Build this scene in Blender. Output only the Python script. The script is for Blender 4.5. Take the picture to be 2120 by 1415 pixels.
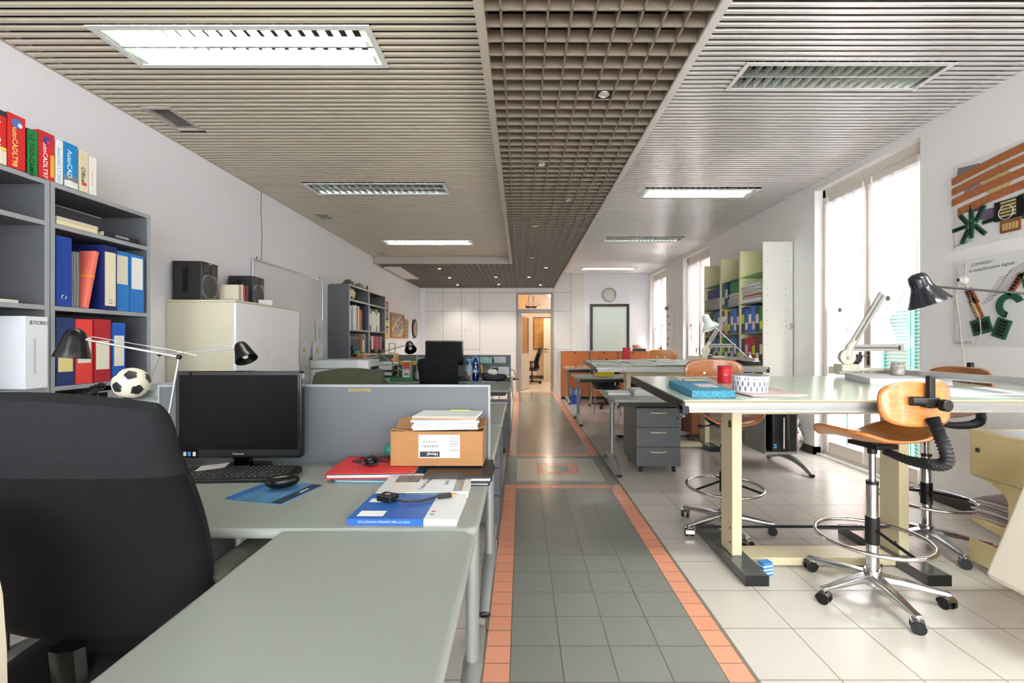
import bpy, bmesh, math, random
from mathutils import Matrix, Vector, Euler
PI = math.pi
random.seed(7)
for o in list(bpy.data.objects): bpy.data.objects.remove(o)
SC = bpy.context.scene
COL = SC.collection
# ------------------------------------------------------------------ camera, world, exposure
cam_d = bpy.data.cameras.new('camera'); cam = bpy.data.objects.new('camera', cam_d); COL.objects.link(cam)
cam.location = (0, 0, 1.235); cam.rotation_euler = (PI/2, 0, 0)
cam_d.sensor_width = 36; cam_d.lens = 941/2120*36
cam_d.shift_x = -19/2120; cam_d.shift_y = 2.5/2120; cam_d.clip_start = 0.02; cam_d.clip_end = 200
SC.camera = cam
SC.view_settings.view_transform = 'Standard'; SC.view_settings.look = 'None'
SC.view_settings.gamma = 1; SC.view_settings.use_curve_mapping = False
SC.view_settings.exposure = 1.55
try:
    SC.cycles.use_denoising = True
    SC.cycles.max_bounces = 8; SC.cycles.diffuse_bounces = 5; SC.cycles.glossy_bounces = 4
    SC.cycles.transparent_max_bounces = 12; SC.cycles.transmission_bounces = 4
    SC.cycles.caustics_reflective = False; SC.cycles.caustics_refractive = False
    SC.cycles.sample_clamp_indirect = 6
except Exception: pass
W = bpy.data.worlds.new('overcast_sky'); SC.world = W; W.use_nodes = True
nt = W.node_tree; nt.nodes.clear()
wo = nt.nodes.new('ShaderNodeOutputWorld'); wb = nt.nodes.new('ShaderNodeBackground')
tc = nt.nodes.new('ShaderNodeTexCoord'); sp = nt.nodes.new('ShaderNodeSeparateXYZ'); cr = nt.nodes.new('ShaderNodeValToRGB')
nt.links.new(tc.outputs['Generated'], sp.inputs[0]); nt.links.new(sp.outputs['Z'], cr.inputs[0])
cr.color_ramp.elements[0].position = 0.0; cr.color_ramp.elements[0].color = (.80, .86, .92, 1)
cr.color_ramp.elements[1].position = 0.5; cr.color_ramp.elements[1].color = (.93, .96, 1, 1)
nt.links.new(cr.outputs[0], wb.inputs[0]); wb.inputs[1].default_value = 5.5
nt.links.new(wb.outputs[0], wo.inputs[0])

LEFT_Z, RIGHT_Z, GRID_Z = 2.73, 2.99, 2.625
XL, XR, YB, YN = -2.57, 3.24, 11.58, -2.7
WIN = [(-2.0, -0.75), (0.75, 2.0), (3.69, 5.02), (7.80, 9.10), (10.16, 11.42)]  # first two are unseen, added without curtains to light the near side
def portal(y0, y1, z0, z1):
    l = bpy.data.lights.new('window_daylight', 'AREA'); l.shape = 'RECTANGLE'; l.size = y1-y0; l.size_y = z1-z0
    l.cycles.is_portal = True
    o = bpy.data.objects.new('window_daylight', l); COL.objects.link(o)
    o.location = (XR+.34, (y0+y1)/2, (z0+z1)/2); o.rotation_euler = (PI/2, 0, PI/2)   # faces into the room (-X)
for a, b in WIN: portal(a, b, 0, 2.91)
NEARWIN = []
for a, b in NEARWIN:
    l = bpy.data.lights.new('window_daylight', 'AREA'); l.shape = 'RECTANGLE'; l.size = b-a; l.size_y = 1.9; l.cycles.is_portal = True
    o = bpy.data.objects.new('window_daylight', l); COL.objects.link(o); o.location = ((a+b)/2, YN-.18, 1.6); o.rotation_euler = (PI/2, 0, PI)

# ------------------------------------------------------------------ materials
def lin(c): return tuple(((v/255)/12.92 if v/255 <= .04045 else ((v/255+.055)/1.055)**2.4) for v in c)
_M = {}
def mat(name, rgb=(200, 200, 200), rough=.5, metal=0, spec=.5, noise=0, nscale=20, bump=0, bscale=200, emit=0, coat=0, alpha=None, sheen=0):
    if name in _M: return _M[name]
    m = bpy.data.materials.new(name); m.use_nodes = True; _M[name] = m
    n = m.node_tree.nodes; L = m.node_tree.links; b = n['Principled BSDF']
    c = lin(rgb) + (1,)
    b.inputs['Base Color'].default_value = c; b.inputs['Roughness'].default_value = rough
    b.inputs['Metallic'].default_value = metal; b.inputs['Specular IOR Level'].default_value = spec
    b.inputs['Coat Weight'].default_value = coat; b.inputs['Coat Roughness'].default_value = .08
    if sheen: b.inputs['Sheen Weight'].default_value = sheen
    if emit:
        b.inputs['Emission Color'].default_value = c; b.inputs['Emission Strength'].default_value = emit
    if noise or bump:
        t = n.new('ShaderNodeTexCoord')
    if noise:
        x = n.new('ShaderNodeTexNoise'); x.inputs['Scale'].default_value = nscale; x.inputs['Detail'].default_value = 4
        L.new(t.outputs['Object'], x.inputs['Vector'])
        r = n.new('ShaderNodeValToRGB'); r.color_ramp.elements[0].position = .3; r.color_ramp.elements[1].position = .7
        r.color_ramp.elements[0].color = tuple(v*(1-noise) for v in c[:3]) + (1,)
        r.color_ramp.elements[1].color = tuple(min(1, v*(1+noise)) for v in c[:3]) + (1,)
        L.new(x.outputs['Fac'], r.inputs[0]); L.new(r.outputs[0], b.inputs['Base Color'])
    if bump:
        x = n.new('ShaderNodeTexNoise'); x.inputs['Scale'].default_value = bscale
        L.new(t.outputs['Object'], x.inputs['Vector'])
        u = n.new('ShaderNodeBump'); u.inputs['Strength'].default_value = bump; u.inputs['Distance'].default_value = .002
        L.new(x.outputs['Fac'], u.inputs['Height']); L.new(u.outputs[0], b.inputs['Normal'])
    return m
def C(r, g, b, rough=.5, **k):      # a plain coloured material by its colour
    return mat('colour_%d_%d_%d_%d' % (r, g, b, int(rough*100)), (r, g, b), rough, **k)
def tile_mat(name, rgb, s, x0, y0, gw=.004, grout=(88, 84, 76), rough=.22, var=.04, sy=None):
    m = bpy.data.materials.new(name); m.use_nodes = True
    n = m.node_tree.nodes; L = m.node_tree.links; b = n['Principled BSDF']
    g = n.new('ShaderNodeNewGeometry'); sep = n.new('ShaderNodeSeparateXYZ'); L.new(g.outputs['Position'], sep.inputs[0])
    def mth(op, a, v=None, w=None):
        q = n.new('ShaderNodeMath'); q.operation = op
        if hasattr(a, 'links'): L.new(a, q.inputs[0])
        else: q.inputs[0].default_value = a
        if v is not None:
            if hasattr(v, 'links'): L.new(v, q.inputs[1])
            else: q.inputs[1].default_value = v
        return q.outputs[0]
    def axis(out, o0, ss):
        k = mth('DIVIDE', mth('SUBTRACT', out, o0), ss); f = mth('FRACT', mth('ADD', k, 200))
        e = mth('MINIMUM', f, mth('SUBTRACT', 1, f))
        return mth('FLOOR', k), mth('LESS_THAN', e, gw/2/ss)
    fx, lx = axis(sep.outputs['X'], x0, s); fy, ly = axis(sep.outputs['Y'], y0, sy or s)
    line = mth('MAXIMUM', lx, ly)
    cb = n.new('ShaderNodeCombineXYZ'); L.new(fx, cb.inputs[0]); L.new(fy, cb.inputs[1])
    wn = n.new('ShaderNodeTexWhiteNoise'); wn.noise_dimensions = '3D'; L.new(cb.outputs[0], wn.inputs['Vector'])
    ns = n.new('ShaderNodeTexNoise'); ns.inputs['Scale'].default_value = 60; L.new(g.outputs['Position'], ns.inputs['Vector'])
    v = mth('ADD', mth('MULTIPLY', wn.outputs['Value'], var), mth('MULTIPLY', ns.outputs['Fac'], .06))
    v = mth('ADD', v, 1-var/2-.03)
    cc = n.new('ShaderNodeMix'); cc.data_type = 'RGBA'; cc.blend_type = 'MULTIPLY'; cc.inputs[0].default_value = 1
    cc.inputs[6].default_value = lin(rgb)+(1,); L.new(v, cc.inputs[7])
    mx = n.new('ShaderNodeMix'); mx.data_type = 'RGBA'; L.new(line, mx.inputs[0]); L.new(cc.outputs[2], mx.inputs[6])
    mx.inputs[7].default_value = lin(grout)+(1,)
    L.new(mx.outputs[2], b.inputs['Base Color'])
    rr = mth('ADD', mth('MULTIPLY', line, .4), rough); L.new(rr, b.inputs['Roughness'])
    return m
def wood_mat(name, c1, c2, rough=.35, scale=6, coat=.3, axis_='X'):
    if name in _M: return _M[name]
    m = bpy.data.materials.new(name); m.use_nodes = True; _M[name] = m
    n = m.node_tree.nodes; L = m.node_tree.links; b = n['Principled BSDF']
    t = n.new('ShaderNodeTexCoord'); mp = n.new('ShaderNodeMapping'); L.new(t.outputs['Object'], mp.inputs[0])
    mp.inputs['Scale'].default_value = (2, 14, 14) if axis_ == 'X' else (14, 14, 2)
    x = n.new('ShaderNodeTexNoise'); x.inputs['Scale'].default_value = scale; x.inputs['Detail'].default_value = 6; x.inputs['Distortion'].default_value = .6
    L.new(mp.outputs[0], x.inputs['Vector'])
    r = n.new('ShaderNodeValToRGB'); r.color_ramp.elements[0].position = .3; r.color_ramp.elements[1].position = .72
    r.color_ramp.elements[0].color = lin(c1)+(1,); r.color_ramp.elements[1].color = lin(c2)+(1,)
    L.new(x.outputs['Fac'], r.inputs[0]); L.new(r.outputs[0], b.inputs['Base Color'])
    b.inputs['Roughness'].default_value = rough; b.inputs['Coat Weight'].default_value = coat; b.inputs['Coat Roughness'].default_value = .1
    return m
def glass_mat(name, tint=(255, 255, 255), gl=.07, rough=.02):
    if name in _M: return _M[name]
    m = bpy.data.materials.new(name); m.use_nodes = True; _M[name] = m
    n = m.node_tree.nodes; L = m.node_tree.links; n.clear()
    o = n.new('ShaderNodeOutputMaterial'); t = n.new('ShaderNodeBsdfTransparent'); g = n.new('ShaderNodeBsdfGlossy'); x = n.new('ShaderNodeMixShader')
    t.inputs[0].default_value = lin(tint)+(1,); g.inputs['Roughness'].default_value = rough; x.inputs[0].default_value = gl
    L.new(t.outputs[0], x.inputs[1]); L.new(g.outputs[0], x.inputs[2]); L.new(x.outputs[0], o.inputs[0])
    return m
def sheer_mat(name, rgb, tr=.35, tl=.4):
    if name in _M: return _M[name]
    m = bpy.data.materials.new(name); m.use_nodes = True; _M[name] = m
    n = m.node_tree.nodes; L = m.node_tree.links; n.clear()
    o = n.new('ShaderNodeOutputMaterial'); t = n.new('ShaderNodeBsdfTransparent'); g = n.new('ShaderNodeBsdfTranslucent'); d = n.new('ShaderNodeBsdfDiffuse')
    x = n.new('ShaderNodeMixShader'); y = n.new('ShaderNodeMixShader')
    for q in (g, d): q.inputs[0].default_value = lin(rgb)+(1,)
    x.inputs[0].default_value = 1-tr; y.inputs[0].default_value = 1-tl
    L.new(g.outputs[0], y.inputs[1]); L.new(d.outputs[0], y.inputs[2])
    L.new(t.outputs[0], x.inputs[1]); L.new(y.outputs[0], x.inputs[2]); L.new(x.outputs[0], o.inputs[0])
    return m

WHITE = mat('white_wall_paint', (246, 243, 240), .6, bump=.15, bscale=300)
LWHITE = mat('cool_white_wall_paint', (238, 238, 243), .6, bump=.15, bscale=300)
PANEL = mat('white_laminate', (232, 228, 224), .4)
SLAT = mat('taupe_ceiling_metal', (194, 183, 165), .33, metal=0, spec=.6)
SLATR = mat('window_lit_taupe_ceiling_metal', (224, 221, 218), .22, metal=.4, spec=.6)  # same taupe slats, window glare put into a paler, shinier colour
DARKB = mat('dark_void', (20, 17, 15), 1, spec=0)  # shade of the hollow above slats and grid put into a near-black colour
GRIDM = mat('taupe_grid_metal', (130, 117, 103), .4)
TRIM = mat('taupe_trim_metal', (176, 166, 152), .4)
TRIMR = mat('pale_trim_metal', (200, 194, 190), .4)
DESK = mat('grey_green_laminate', (146, 150, 142), .34, noise=.03, nscale=400, spec=.45)
DESKE = mat('pale_desk_edge', (170, 175, 170), .3)
BLACKP = mat('black_plastic', (17, 17, 18), .4, spec=.4)
SATIN = mat('satin_black_paint', (12, 12, 13), .3, spec=.35)
DGREY = mat('dark_grey_metal', (82, 84, 86), .42, bump=.1)
SILV = mat('silver_grey_metal', (150, 152, 150), .35, metal=.4)
CHROME = mat('chrome', (215, 215, 218), .1, metal=1)
ALU = mat('brushed_aluminium', (205, 205, 206), .3, metal=.85)
SHELFG = mat('grey_shelf_laminate', (90, 91, 94), .5, noise=.05, nscale=300)
SHELFE = mat('pale_shelf_edge', (152, 155, 158), .4)
PARTG = mat('grey_partition_fabric', (100, 103, 105), .7, noise=.04, nscale=250, bump=.2, bscale=500)
CREAM = mat('cream_laminate', (206, 199, 176), .4)
CREAM2 = mat('cream_enamel', (205, 192, 158), .35)
PAPER = mat('white_paper', (216, 215, 212), .7)
PAPERG = mat('greyish_paper', (200, 201, 200), .7)
INK = mat('dark_ink', (50, 50, 54), .6)
WOODS = wood_mat('stool_plywood', (176, 104, 48), (206, 135, 70), .28, 5, .5)
WOODE = wood_mat('brown_plywood', (150, 88, 50), (190, 122, 74), .25, 5, .6)
RUBBER = mat('black_rubber', (28, 28, 29), .6)
GREENV = mat('pale_green_vinyl_board', (186, 198, 178), .16, spec=.6)
CARD = mat('brown_cardboard', (158, 112, 66), .75, noise=.06, nscale=30)
FABD = mat('charcoal_chair_fabric', (34, 35, 37), .9, noise=.12, nscale=220, bump=.5, bscale=420, spec=.1)
FABO = mat('olive_chair_fabric', (54, 55, 36), .85, noise=.12, nscale=220, bump=.5, bscale=420)
FABK = mat('black_chair_shell', (13, 12, 14), .85, spec=.2)
GLASS = glass_mat('clear_glass')
CORK = mat('terracotta_cork', (228, 136, 82), .8, noise=.12, nscale=180)

# ------------------------------------------------------------------ mesh builder
class MB:
    def __init__(s, m=None):
        s.v = []; s.f = []; s.mi = []; s.sm = []; s.mats = []; s.cur = 0; s.M = None; s.smooth = False
        if m: s.m(m)
    def m(s, m):
        if m not in s.mats: s.mats.append(m)
        s.cur = s.mats.index(m); return s
    def add(s, vs, fs, smooth=False):
        b = len(s.v)
        for p in vs:
            p = Vector(p)
            s.v.append(s.M @ p if s.M is not None else p)
        for f in fs:
            s.f.append([b+i for i in f]); s.mi.append(s.cur); s.sm.append(smooth)
        return s
    def box(s, x0, x1, y0, y1, z0, z1):
        return s.add([(x0, y0, z0), (x1, y0, z0), (x1, y1, z0), (x0, y1, z0), (x0, y0, z1), (x1, y0, z1), (x1, y1, z1), (x0, y1, z1)],
                     [(0, 3, 2, 1), (4, 5, 6, 7), (0, 1, 5, 4), (1, 2, 6, 5), (2, 3, 7, 6), (3, 0, 4, 7)])
    def bc(s, c, d, r=None):    # box by centre, size and optional rotation (degrees)
        o = s.M; R = Matrix.Translation(c) @ (Euler([math.radians(a) for a in r]).to_matrix().to_4x4() if r else Matrix())
        s.M = (o @ R) if o is not None else R
        s.box(-d[0]/2, d[0]/2, -d[1]/2, d[1]/2, -d[2]/2, d[2]/2); s.M = o; return s
    def prism(s, pts, a, b, ax='z', smooth=False):
        n = len(pts)
        def P(p, t): return {'z': (p[0], p[1], t), 'y': (p[0], t, p[1]), 'x': (t, p[0], p[1])}[ax]
        vs = [P(p, a) for p in pts] + [P(p, b) for p in pts]
        fs = [tuple(range(n))[::-1], tuple(range(n, 2*n))]
        s.add(vs, fs); base = len(s.v)-2*n
        for i in range(n):
            j = (i+1) % n; s.f.append([base+i, base+j, base+n+j, base+n+i]); s.mi.append(s.cur); s.sm.append(smooth)
        return s
    def rr(s, x0, x1, y0, y1, r, a, b, ax='z', n=5, corners=(1, 1, 1, 1)):
        pts = []
        for (cx, cy, a0, k) in ((x1-r, y0+r, -90, 0), (x1-r, y1-r, 0, 1), (x0+r, y1-r, 90, 2), (x0+r, y0+r, 180, 3)):
            if corners[k]:
                for i in range(n+1):
                    t = math.radians(a0+90*i/n); pts.append((cx+r*math.cos(t), cy+r*math.sin(t)))
            else:
                pts.append((x1 if k in (0, 1) else x0, y0 if k in (0, 3) else y1))
        return s.prism(pts, a, b, ax, True)
    def tube(s, pts, r, n=8, sq=None, caps=True):
        pts = [Vector(p) for p in pts]; k = len(pts)
        rs = r if isinstance(r, (list, tuple)) else [r]*k
        up = None; vs = []
        for i, p in enumerate(pts):
            d = (pts[min(i+1, k-1)]-pts[max(i-1, 0)])
            d = d.normalized() if d.length > 1e-9 else Vector((0, 0, 1))
            if up is None:
                up = Vector((0, 0, 1)) if abs(d.z) < .9 else Vector((0, 1, 0))
            u = (up - d*up.dot(d)); u = u.normalized() if u.length > 1e-6 else d.orthogonal().normalized(); up = u
            w = d.cross(u)
            for j in range(n):
                t = 2*PI*j/n
                vs.append(p + u*math.cos(t)*rs[i] + w*math.sin(t)*rs[i]*(sq or 1))
        fs = []
        for i in range(k-1):
            for j in range(n):
                q = (j+1) % n; fs.append((i*n+j, i*n+q, (i+1)*n+q, (i+1)*n+j))
        b = len(s.v); s.add(vs, fs, True)
        if caps:
            for ring, rev in ((range(n), True), (range((k-1)*n, k*n), False)):
                l = [b+i for i in ring]; s.f.append(l[::-1] if rev else l); s.mi.append(s.cur); s.sm.append(False)
        return s
    def cyl(s, p, q, r, n=16): return s.tube([p, q], r, n)
    def lathe(s, prof, n=24, o=(0, 0, 0), R=None, a0=0, a1=360, closed_caps=False):
        full = abs(a1-a0-360) < 1e-6; m = n if full else n+1; vs = []
        old = s.M; X = Matrix.Translation(o) @ (R.to_4x4() if R is not None else Matrix())
        s.M = old @ X if old is not None else X
        for (r, z) in prof:
            for j in range(m):
                t = math.radians(a0+(a1-a0)*j/n); vs.append((r*math.cos(t), r*math.sin(t), z))
        fs = []
        for i in range(len(prof)-1):
            for j in range(n):
                q = (j+1) % m; fs.append((i*m+j, i*m+q, (i+1)*m+q, (i+1)*m+j))
        s.add(vs, fs, True); s.M = old; return s
    def disc(s, r, z, o=(0, 0, 0), R=None, n=24):
        old = s.M; X = Matrix.Translation(o) @ (R.to_4x4() if R is not None else Matrix())
        s.M = old @ X if old is not None else X
        s.add([(r*math.cos(2*PI*j/n), r*math.sin(2*PI*j/n), z) for j in range(n)], [tuple(range(n))]); s.M = old; return s
    def torus(s, R, r, o=(0, 0, 0), rot=None, n=32, k=8):
        pr = [(R+r*math.cos(2*PI*i/k), r*math.sin(2*PI*i/k)) for i in range(k+1)]
        return s.lathe(pr, n, o, rot)
    def ball(s, c, r, n=16, m=10, sx=1, sy=1, sz=1):
        vs = []; fs = []
        for i in range(m+1):
            a = PI*i/m
            for j in range(n):
                t = 2*PI*j/n; vs.append((c[0]+r*sx*math.sin(a)*math.cos(t), c[1]+r*sy*math.sin(a)*math.sin(t), c[2]+r*sz*math.cos(a)))
        for i in range(m):
            for j in range(n):
                q = (j+1) % n; fs.append((i*n+j, (i+1)*n+j, (i+1)*n+q, i*n+q))
        return s.add(vs, fs, True)
    def grid(s, fn, nu, nv, smooth=True):
        vs = [fn(i/nu, j/nv) for j in range(nv+1) for i in range(nu+1)]
        fs = [(j*(nu+1)+i, j*(nu+1)+i+1, (j+1)*(nu+1)+i+1, (j+1)*(nu+1)+i) for j in range(nv) for i in range(nu)]
        return s.add(vs, fs, smooth)
    def build(s, name, parent=None, loc=(0, 0, 0), rot=(0, 0, 0), bev=0, seg=2, solid=0, sub=0, ang=40):
        me = bpy.data.meshes.new(name); me.from_pydata([tuple(v) for v in s.v], [], s.f)
        for m in s.mats: me.materials.append(m)
        for p, i, q in zip(me.polygons, s.mi, s.sm): p.material_index = i; p.use_smooth = q
        bm = bmesh.new(); bm.from_mesh(me); bmesh.ops.remove_doubles(bm, verts=bm.verts, dist=1e-6) if any(s.sm) and len(s.v) < 20000 else None
        if not solid: bmesh.ops.recalc_face_normals(bm, faces=bm.faces)
        bm.to_mesh(me); bm.free()
        if any(s.sm): me.set_sharp_from_angle(angle=math.radians(ang))
        o = bpy.data.objects.new(name, me); COL.objects.link(o); o.location = loc; o.rotation_euler = rot
        if parent: o.parent = parent
        if solid:
            q = o.modifiers.new('solid', 'SOLIDIFY'); q.thickness = solid; q.offset = 0
        if bev:
            q = o.modifiers.new('bevel', 'BEVEL'); q.width = bev; q.segments = seg; q.limit_method = 'ANGLE'; q.angle_limit = math.radians(50)
            q.harden_normals = False
        if sub:
            q = o.modifiers.new('sub', 'SUBSURF'); q.levels = sub; q.render_levels = sub
        return o
def tag(o, label, cat, group=None, kind=None):
    o['label'] = label; o['category'] = cat
    if group: o['group'] = group
    if kind: o['kind'] = kind
    return o
def thing(name, label, cat, loc=(0, 0, 0), rz=0, group=None):
    o = bpy.data.objects.new(name, None); COL.objects.link(o); o.location = loc; o.rotation_euler = (0, 0, math.radians(rz))
    o.empty_display_size = .05
    return tag(o, label, cat, group)
def solo(mb, name, label, cat, loc=(0, 0, 0), rz=0, group=None, **k):
    return tag(mb.build(name, None, loc, (0, 0, math.radians(rz)), **k), label, cat, group)
def struct(mb, name, **k):
    o = mb.build(name, **k); o['kind'] = 'structure'; return o
def dup(root, loc=None, rz=None, label=None, group=None):
    def cp(o, p):
        c = o.copy(); COL.objects.link(c)
        if p is not None: c.parent = p
        for ch in [x for x in KIDS.get(o.name, ())]: cp(ch, c)
        return c
    KIDS = {}
    for x in bpy.data.objects:
        if x.parent: KIDS.setdefault(x.parent.name, []).append(x)
    r = cp(root, None)
    if loc is not None: r.location = loc
    if rz is not None: r.rotation_euler = (0, 0, math.radians(rz))
    if label: r['label'] = label
    if group: r['group'] = group
    return r
FACE = {'-Y': (0, -1, 0), '+X': (1, 0, 0), '-X': (-1, 0, 0), '+Z': (0, 0, 1)}
TEXTS = []
def text(s, size, m, parent, loc, face='-Y', spin=0, sx=1, name='lettering', align='CENTER', bold=0):
    c = bpy.data.curves.new(name, 'FONT'); c.body = s; c.size = size; c.align_x = align; c.align_y = 'CENTER'; c.extrude = .0002; c.offset = bold
    c.resolution_u = 2
    c.materials.append(m)
    o = bpy.data.objects.new(name, c); COL.objects.link(o); o.parent = parent
    base = {'-Y': Euler((PI/2, 0, 0)), '+X': Euler((PI/2, 0, PI/2)), '-X': Euler((PI/2, 0, -PI/2)), '+Z': Euler((0, 0, 0))}[face].to_matrix()
    o.rotation_euler = (base @ Matrix.Rotation(math.radians(spin), 3, 'Z')).to_euler()
    o.location = loc; o.scale = (sx, 1, 1); TEXTS.append(o)
    return o
# ================================================================== the room
# floor: one mesh, its tile fields in their own colours
PINK = (232, 158, 128); GREY = (134, 135, 127); SAND = (198, 194, 176); BEIGE = (200, 192, 183)
X0, Y0 = -.0423, .05
t_beige = tile_mat('beige_floor_tiles', BEIGE, .30, .870, 1.963-1.8, .005, (128, 118, 106), .2, .03)
t_beigeL = tile_mat('beige_floor_tiles_by_desks', BEIGE, .30, -.157, 1.963-1.8, .005, (128, 118, 106), .2, .03)
t_grey = tile_mat('grey_green_floor_tiles', GREY, .20, X0, Y0, .0045, (84, 78, 66), .2, .06)
t_sand = tile_mat('sand_floor_tiles', SAND, .20, X0, Y0, .004, (120, 112, 98), .2, .04)
t_pinkb = tile_mat('small_pink_border_tiles', PINK, .10, X0, Y0, .004, (120, 92, 78), .2, .08)
t_greyb = tile_mat('small_grey_border_tiles', (128, 132, 126), .10, X0, Y0, .004, (84, 78, 66), .2, .06)
t_far = tile_mat('beige_floor_tiles_of_next_room', (214, 204, 186), .30, .1, .1, .003, (150, 140, 128), .25, .03)
t_grout = mat('grey_grout', (120, 112, 100), .7)
fl = MB()
def fq(x0, x1, y0, y1, m):
    fl.m(m); fl.add([(x0, y0, 0), (x1, y0, 0), (x1, y1, 0), (x0, y1, 0)], [(0, 1, 2, 3)])
xa, xb = X0, X0+.8
END = 11.25
fq(XL-.1, xa-.115, YN, YB, t_beigeL); fq(xa-.115, xa-.1, YN, END+.1, t_grout); fq(xb+.1, xb+.115, YN, END+.1, t_grout); fq(xb+.115, XR+.4, YN, YB, t_beige)
for (ya, yb) in ((YN, 3.95), (4.95, END+.1)):
    fq(xa-.1, xa, ya, yb, t_pinkb); fq(xb, xb+.1, ya, yb, t_pinkb)
fq(xa-.1, xa, 3.95, 4.95, t_greyb); fq(xb, xb+.1, 3.95, 4.95, t_greyb)
fq(xa, xb, YN, 3.85, t_grey); fq(xa, xb, 3.85, 3.95, t_pinkb); fq(xa, xb, 3.95, 4.05, t_greyb)
fq(xa, xb, 4.05, 4.25, t_sand); fq(xa, xb, 4.65, 4.85, t_sand); fq(xa, xa+.2, 4.25, 4.65, t_sand); fq(xb-.2, xb, 4.25, 4.65, t_sand)
fq(xa+.2, xa+.3, 4.25, 4.65, t_pinkb); fq(xb-.3, xb-.2, 4.25, 4.65, t_pinkb)
fq(xa+.3, xb-.3, 4.25, 4.35, t_pinkb); fq(xa+.3, xb-.3, 4.55, 4.65, t_pinkb)
t_one = tile_mat('centre_grey_floor_tile', GREY, .20, xa+.3, 4.35, .004, (84, 78, 66), .2, 0)
fq(xa+.3, xb-.3, 4.35, 4.55, t_one)
fq(xa, xb, 4.85, 4.95, t_greyb); fq(xa, xb, 4.95, 5.05, t_pinkb); fq(xa, xb, 5.05, END, t_grey); fq(xa, xb, END, END+.1, t_pinkb)
fq(xa-.115, xb+.115, END+.1, YB, t_beige)
fq(-2.7, 3.3, YB, 16.0, t_far)
struct(fl, 'floor')
# walls
w = MB(LWHITE); w.box(XL-.2, XL, YN-.2, YB, 0, 3.15); struct(w, 'wall_left')
w = MB(WHITE); w.box(XL-.2, XR+.6, YN-.2, YN, 0, .65); w.box(XL-.2, XR+.6, YN-.2, YN, 2.55, 3.15)
for a, b in ((XL-.2, -2.2), (-.5, -.2), (1.3, 1.6), (2.9, XR+.6)): w.box(a, b, YN-.2, YN, .65, 2.55)  # gaps are unseen openings, added to let in frontal fill light
struct(w, 'wall_near')
for i, (a, b) in enumerate(NEARWIN):
    f = MB(mat('cream_window_frame', (222, 214, 203), .35)); f.box(a, a+.05, YN-.12, YN-.06, .65, 2.55); f.box(b-.05, b, YN-.12, YN-.06, .65, 2.55); f.box(a+.05, b-.05, YN-.12, YN-.06, .65, .70); f.box(a+.05, b-.05, YN-.12, YN-.06, 2.50, 2.55)
    f.m(GLASS); f.box(a+.05, b-.05, YN-.095, YN-.09, .70, 2.50); struct(f, 'window_%d' % (i+6))
w = MB(WHITE)
ys = [YN]
for a, b in WIN: ys += [a, b]
ys.append(YB+.2)
for i in range(0, len(ys), 2): w.box(XR, XR+.35, ys[i], ys[i+1], 0, 3.15)
for a, b in WIN: w.box(XR, XR+.35, a, b, 2.91, 3.15); w.box(XR+.02, XR+.35, a, b, 0, .02)
struct(w, 'wall_right')
# back wall, with the doorway and the transom window above it
w = MB(PANEL)
w.box(XL, -.125, YB, YB+.10, 0, 3.15); w.box(.805, XR+.2, YB, YB+.10, 0, 3.15)
w.box(-.125, .805, YB, YB+.10, 2.513, 3.15)
struct(w, 'wall_back')
w = MB(LWHITE)
w.box(1.597, XR, YB-.02, YB, 0, RIGHT_Z+.05); struct(w, 'wall_back_facing')
w = MB(LWHITE); w.box(XL, -2.44, YB-.02, YB, 0, GRID_Z+.05); struct(w, 'wall_back_strip')
# dark tiles along the foot of the right wall
bb = MB(mat('black_skirting', (52, 48, 44), .3))
for a, b in ((2.05, 3.69), (5.02, 7.8), (9.1, 10.16)): bb.box(XR-.012, XR, a, b, 0, .085)
bb.box(XR-.012, XR+.07, 5.02, 5.032, 0, .085)
struct(bb, 'baseboard_right')
bb = MB(mat('black_skirting', (52, 48, 44), .3)); bb.box(XL, XL+.012, YN, YB, 0, .085); struct(bb, 'baseboard_left')
# ceilings
c = MB(DARKB); c.box(XL-.2, -.17, YN-.2, 7.96, 2.80, 2.9); c.box(.84, XR+.35, YN-.2, YB, 3.06, 3.15)
c.box(-.17, .84, YN-.2, YB, 2.86, 2.95); c.box(XL-.2, -.17, 7.96, YB, 2.86, 2.95); c.box(.812, .84, YN, YB, 2.66, 3.1)
struct(c, 'ceiling')
LFIX = [(-2.055, -.715, y, y+.33) for y in (-2.2, 0.0, 2.135, 4.255, 6.60)]
RFIX = [(1.41, 2.73, y, y+.32) for y in (-2.1, .45, 2.842, 5.18, 7.58, 10.6)]
LV = [(-2.417, -2.23, 2.883, 3.20), (-2.42, -2.24, 5.25, 5.56), (-2.42, -2.24, 7.45, 7.75)]
def slats(m, x0, x1, y0, y1, z, holes, pitch=.05, wd=.0315, name='ceiling_slats'):
    c = MB(m); y = y0
    while y < y1-wd:
        segs = [(x0, x1)]
        for (a, b, p, q) in holes:
            if y+wd > p and y < q:
                ns = []
                for (s, t) in segs:
                    if b <= s or a >= t: ns.append((s, t))
                    else:
                        if a > s: ns.append((s, a))
                        if b < t: ns.append((b, t))
                segs = ns
        for s, t in segs:
            c.add([(s, y, z+.010), (s, y, z+.004), (s, y+.005, z), (s, y+wd-.005, z), (s, y+wd, z+.004), (s, y+wd, z+.010),
                   (t, y, z+.010), (t, y, z+.004), (t, y+.005, z), (t, y+wd-.005, z), (t, y+wd, z+.004), (t, y+wd, z+.010)],
                  [(i, i+1, i+7, i+6) for i in range(5)])
        y += pitch
    return struct(c, name)
slats(SLAT, XL, -.19, YN, 7.88, LEFT_Z, LFIX+LV, name='ceiling_slats_left')
slats(SLATR, .855, XR, YN, YB, RIGHT_Z, RFIX, name='ceiling_slats_right')
c = MB(GRIDM)
k = -26
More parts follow.
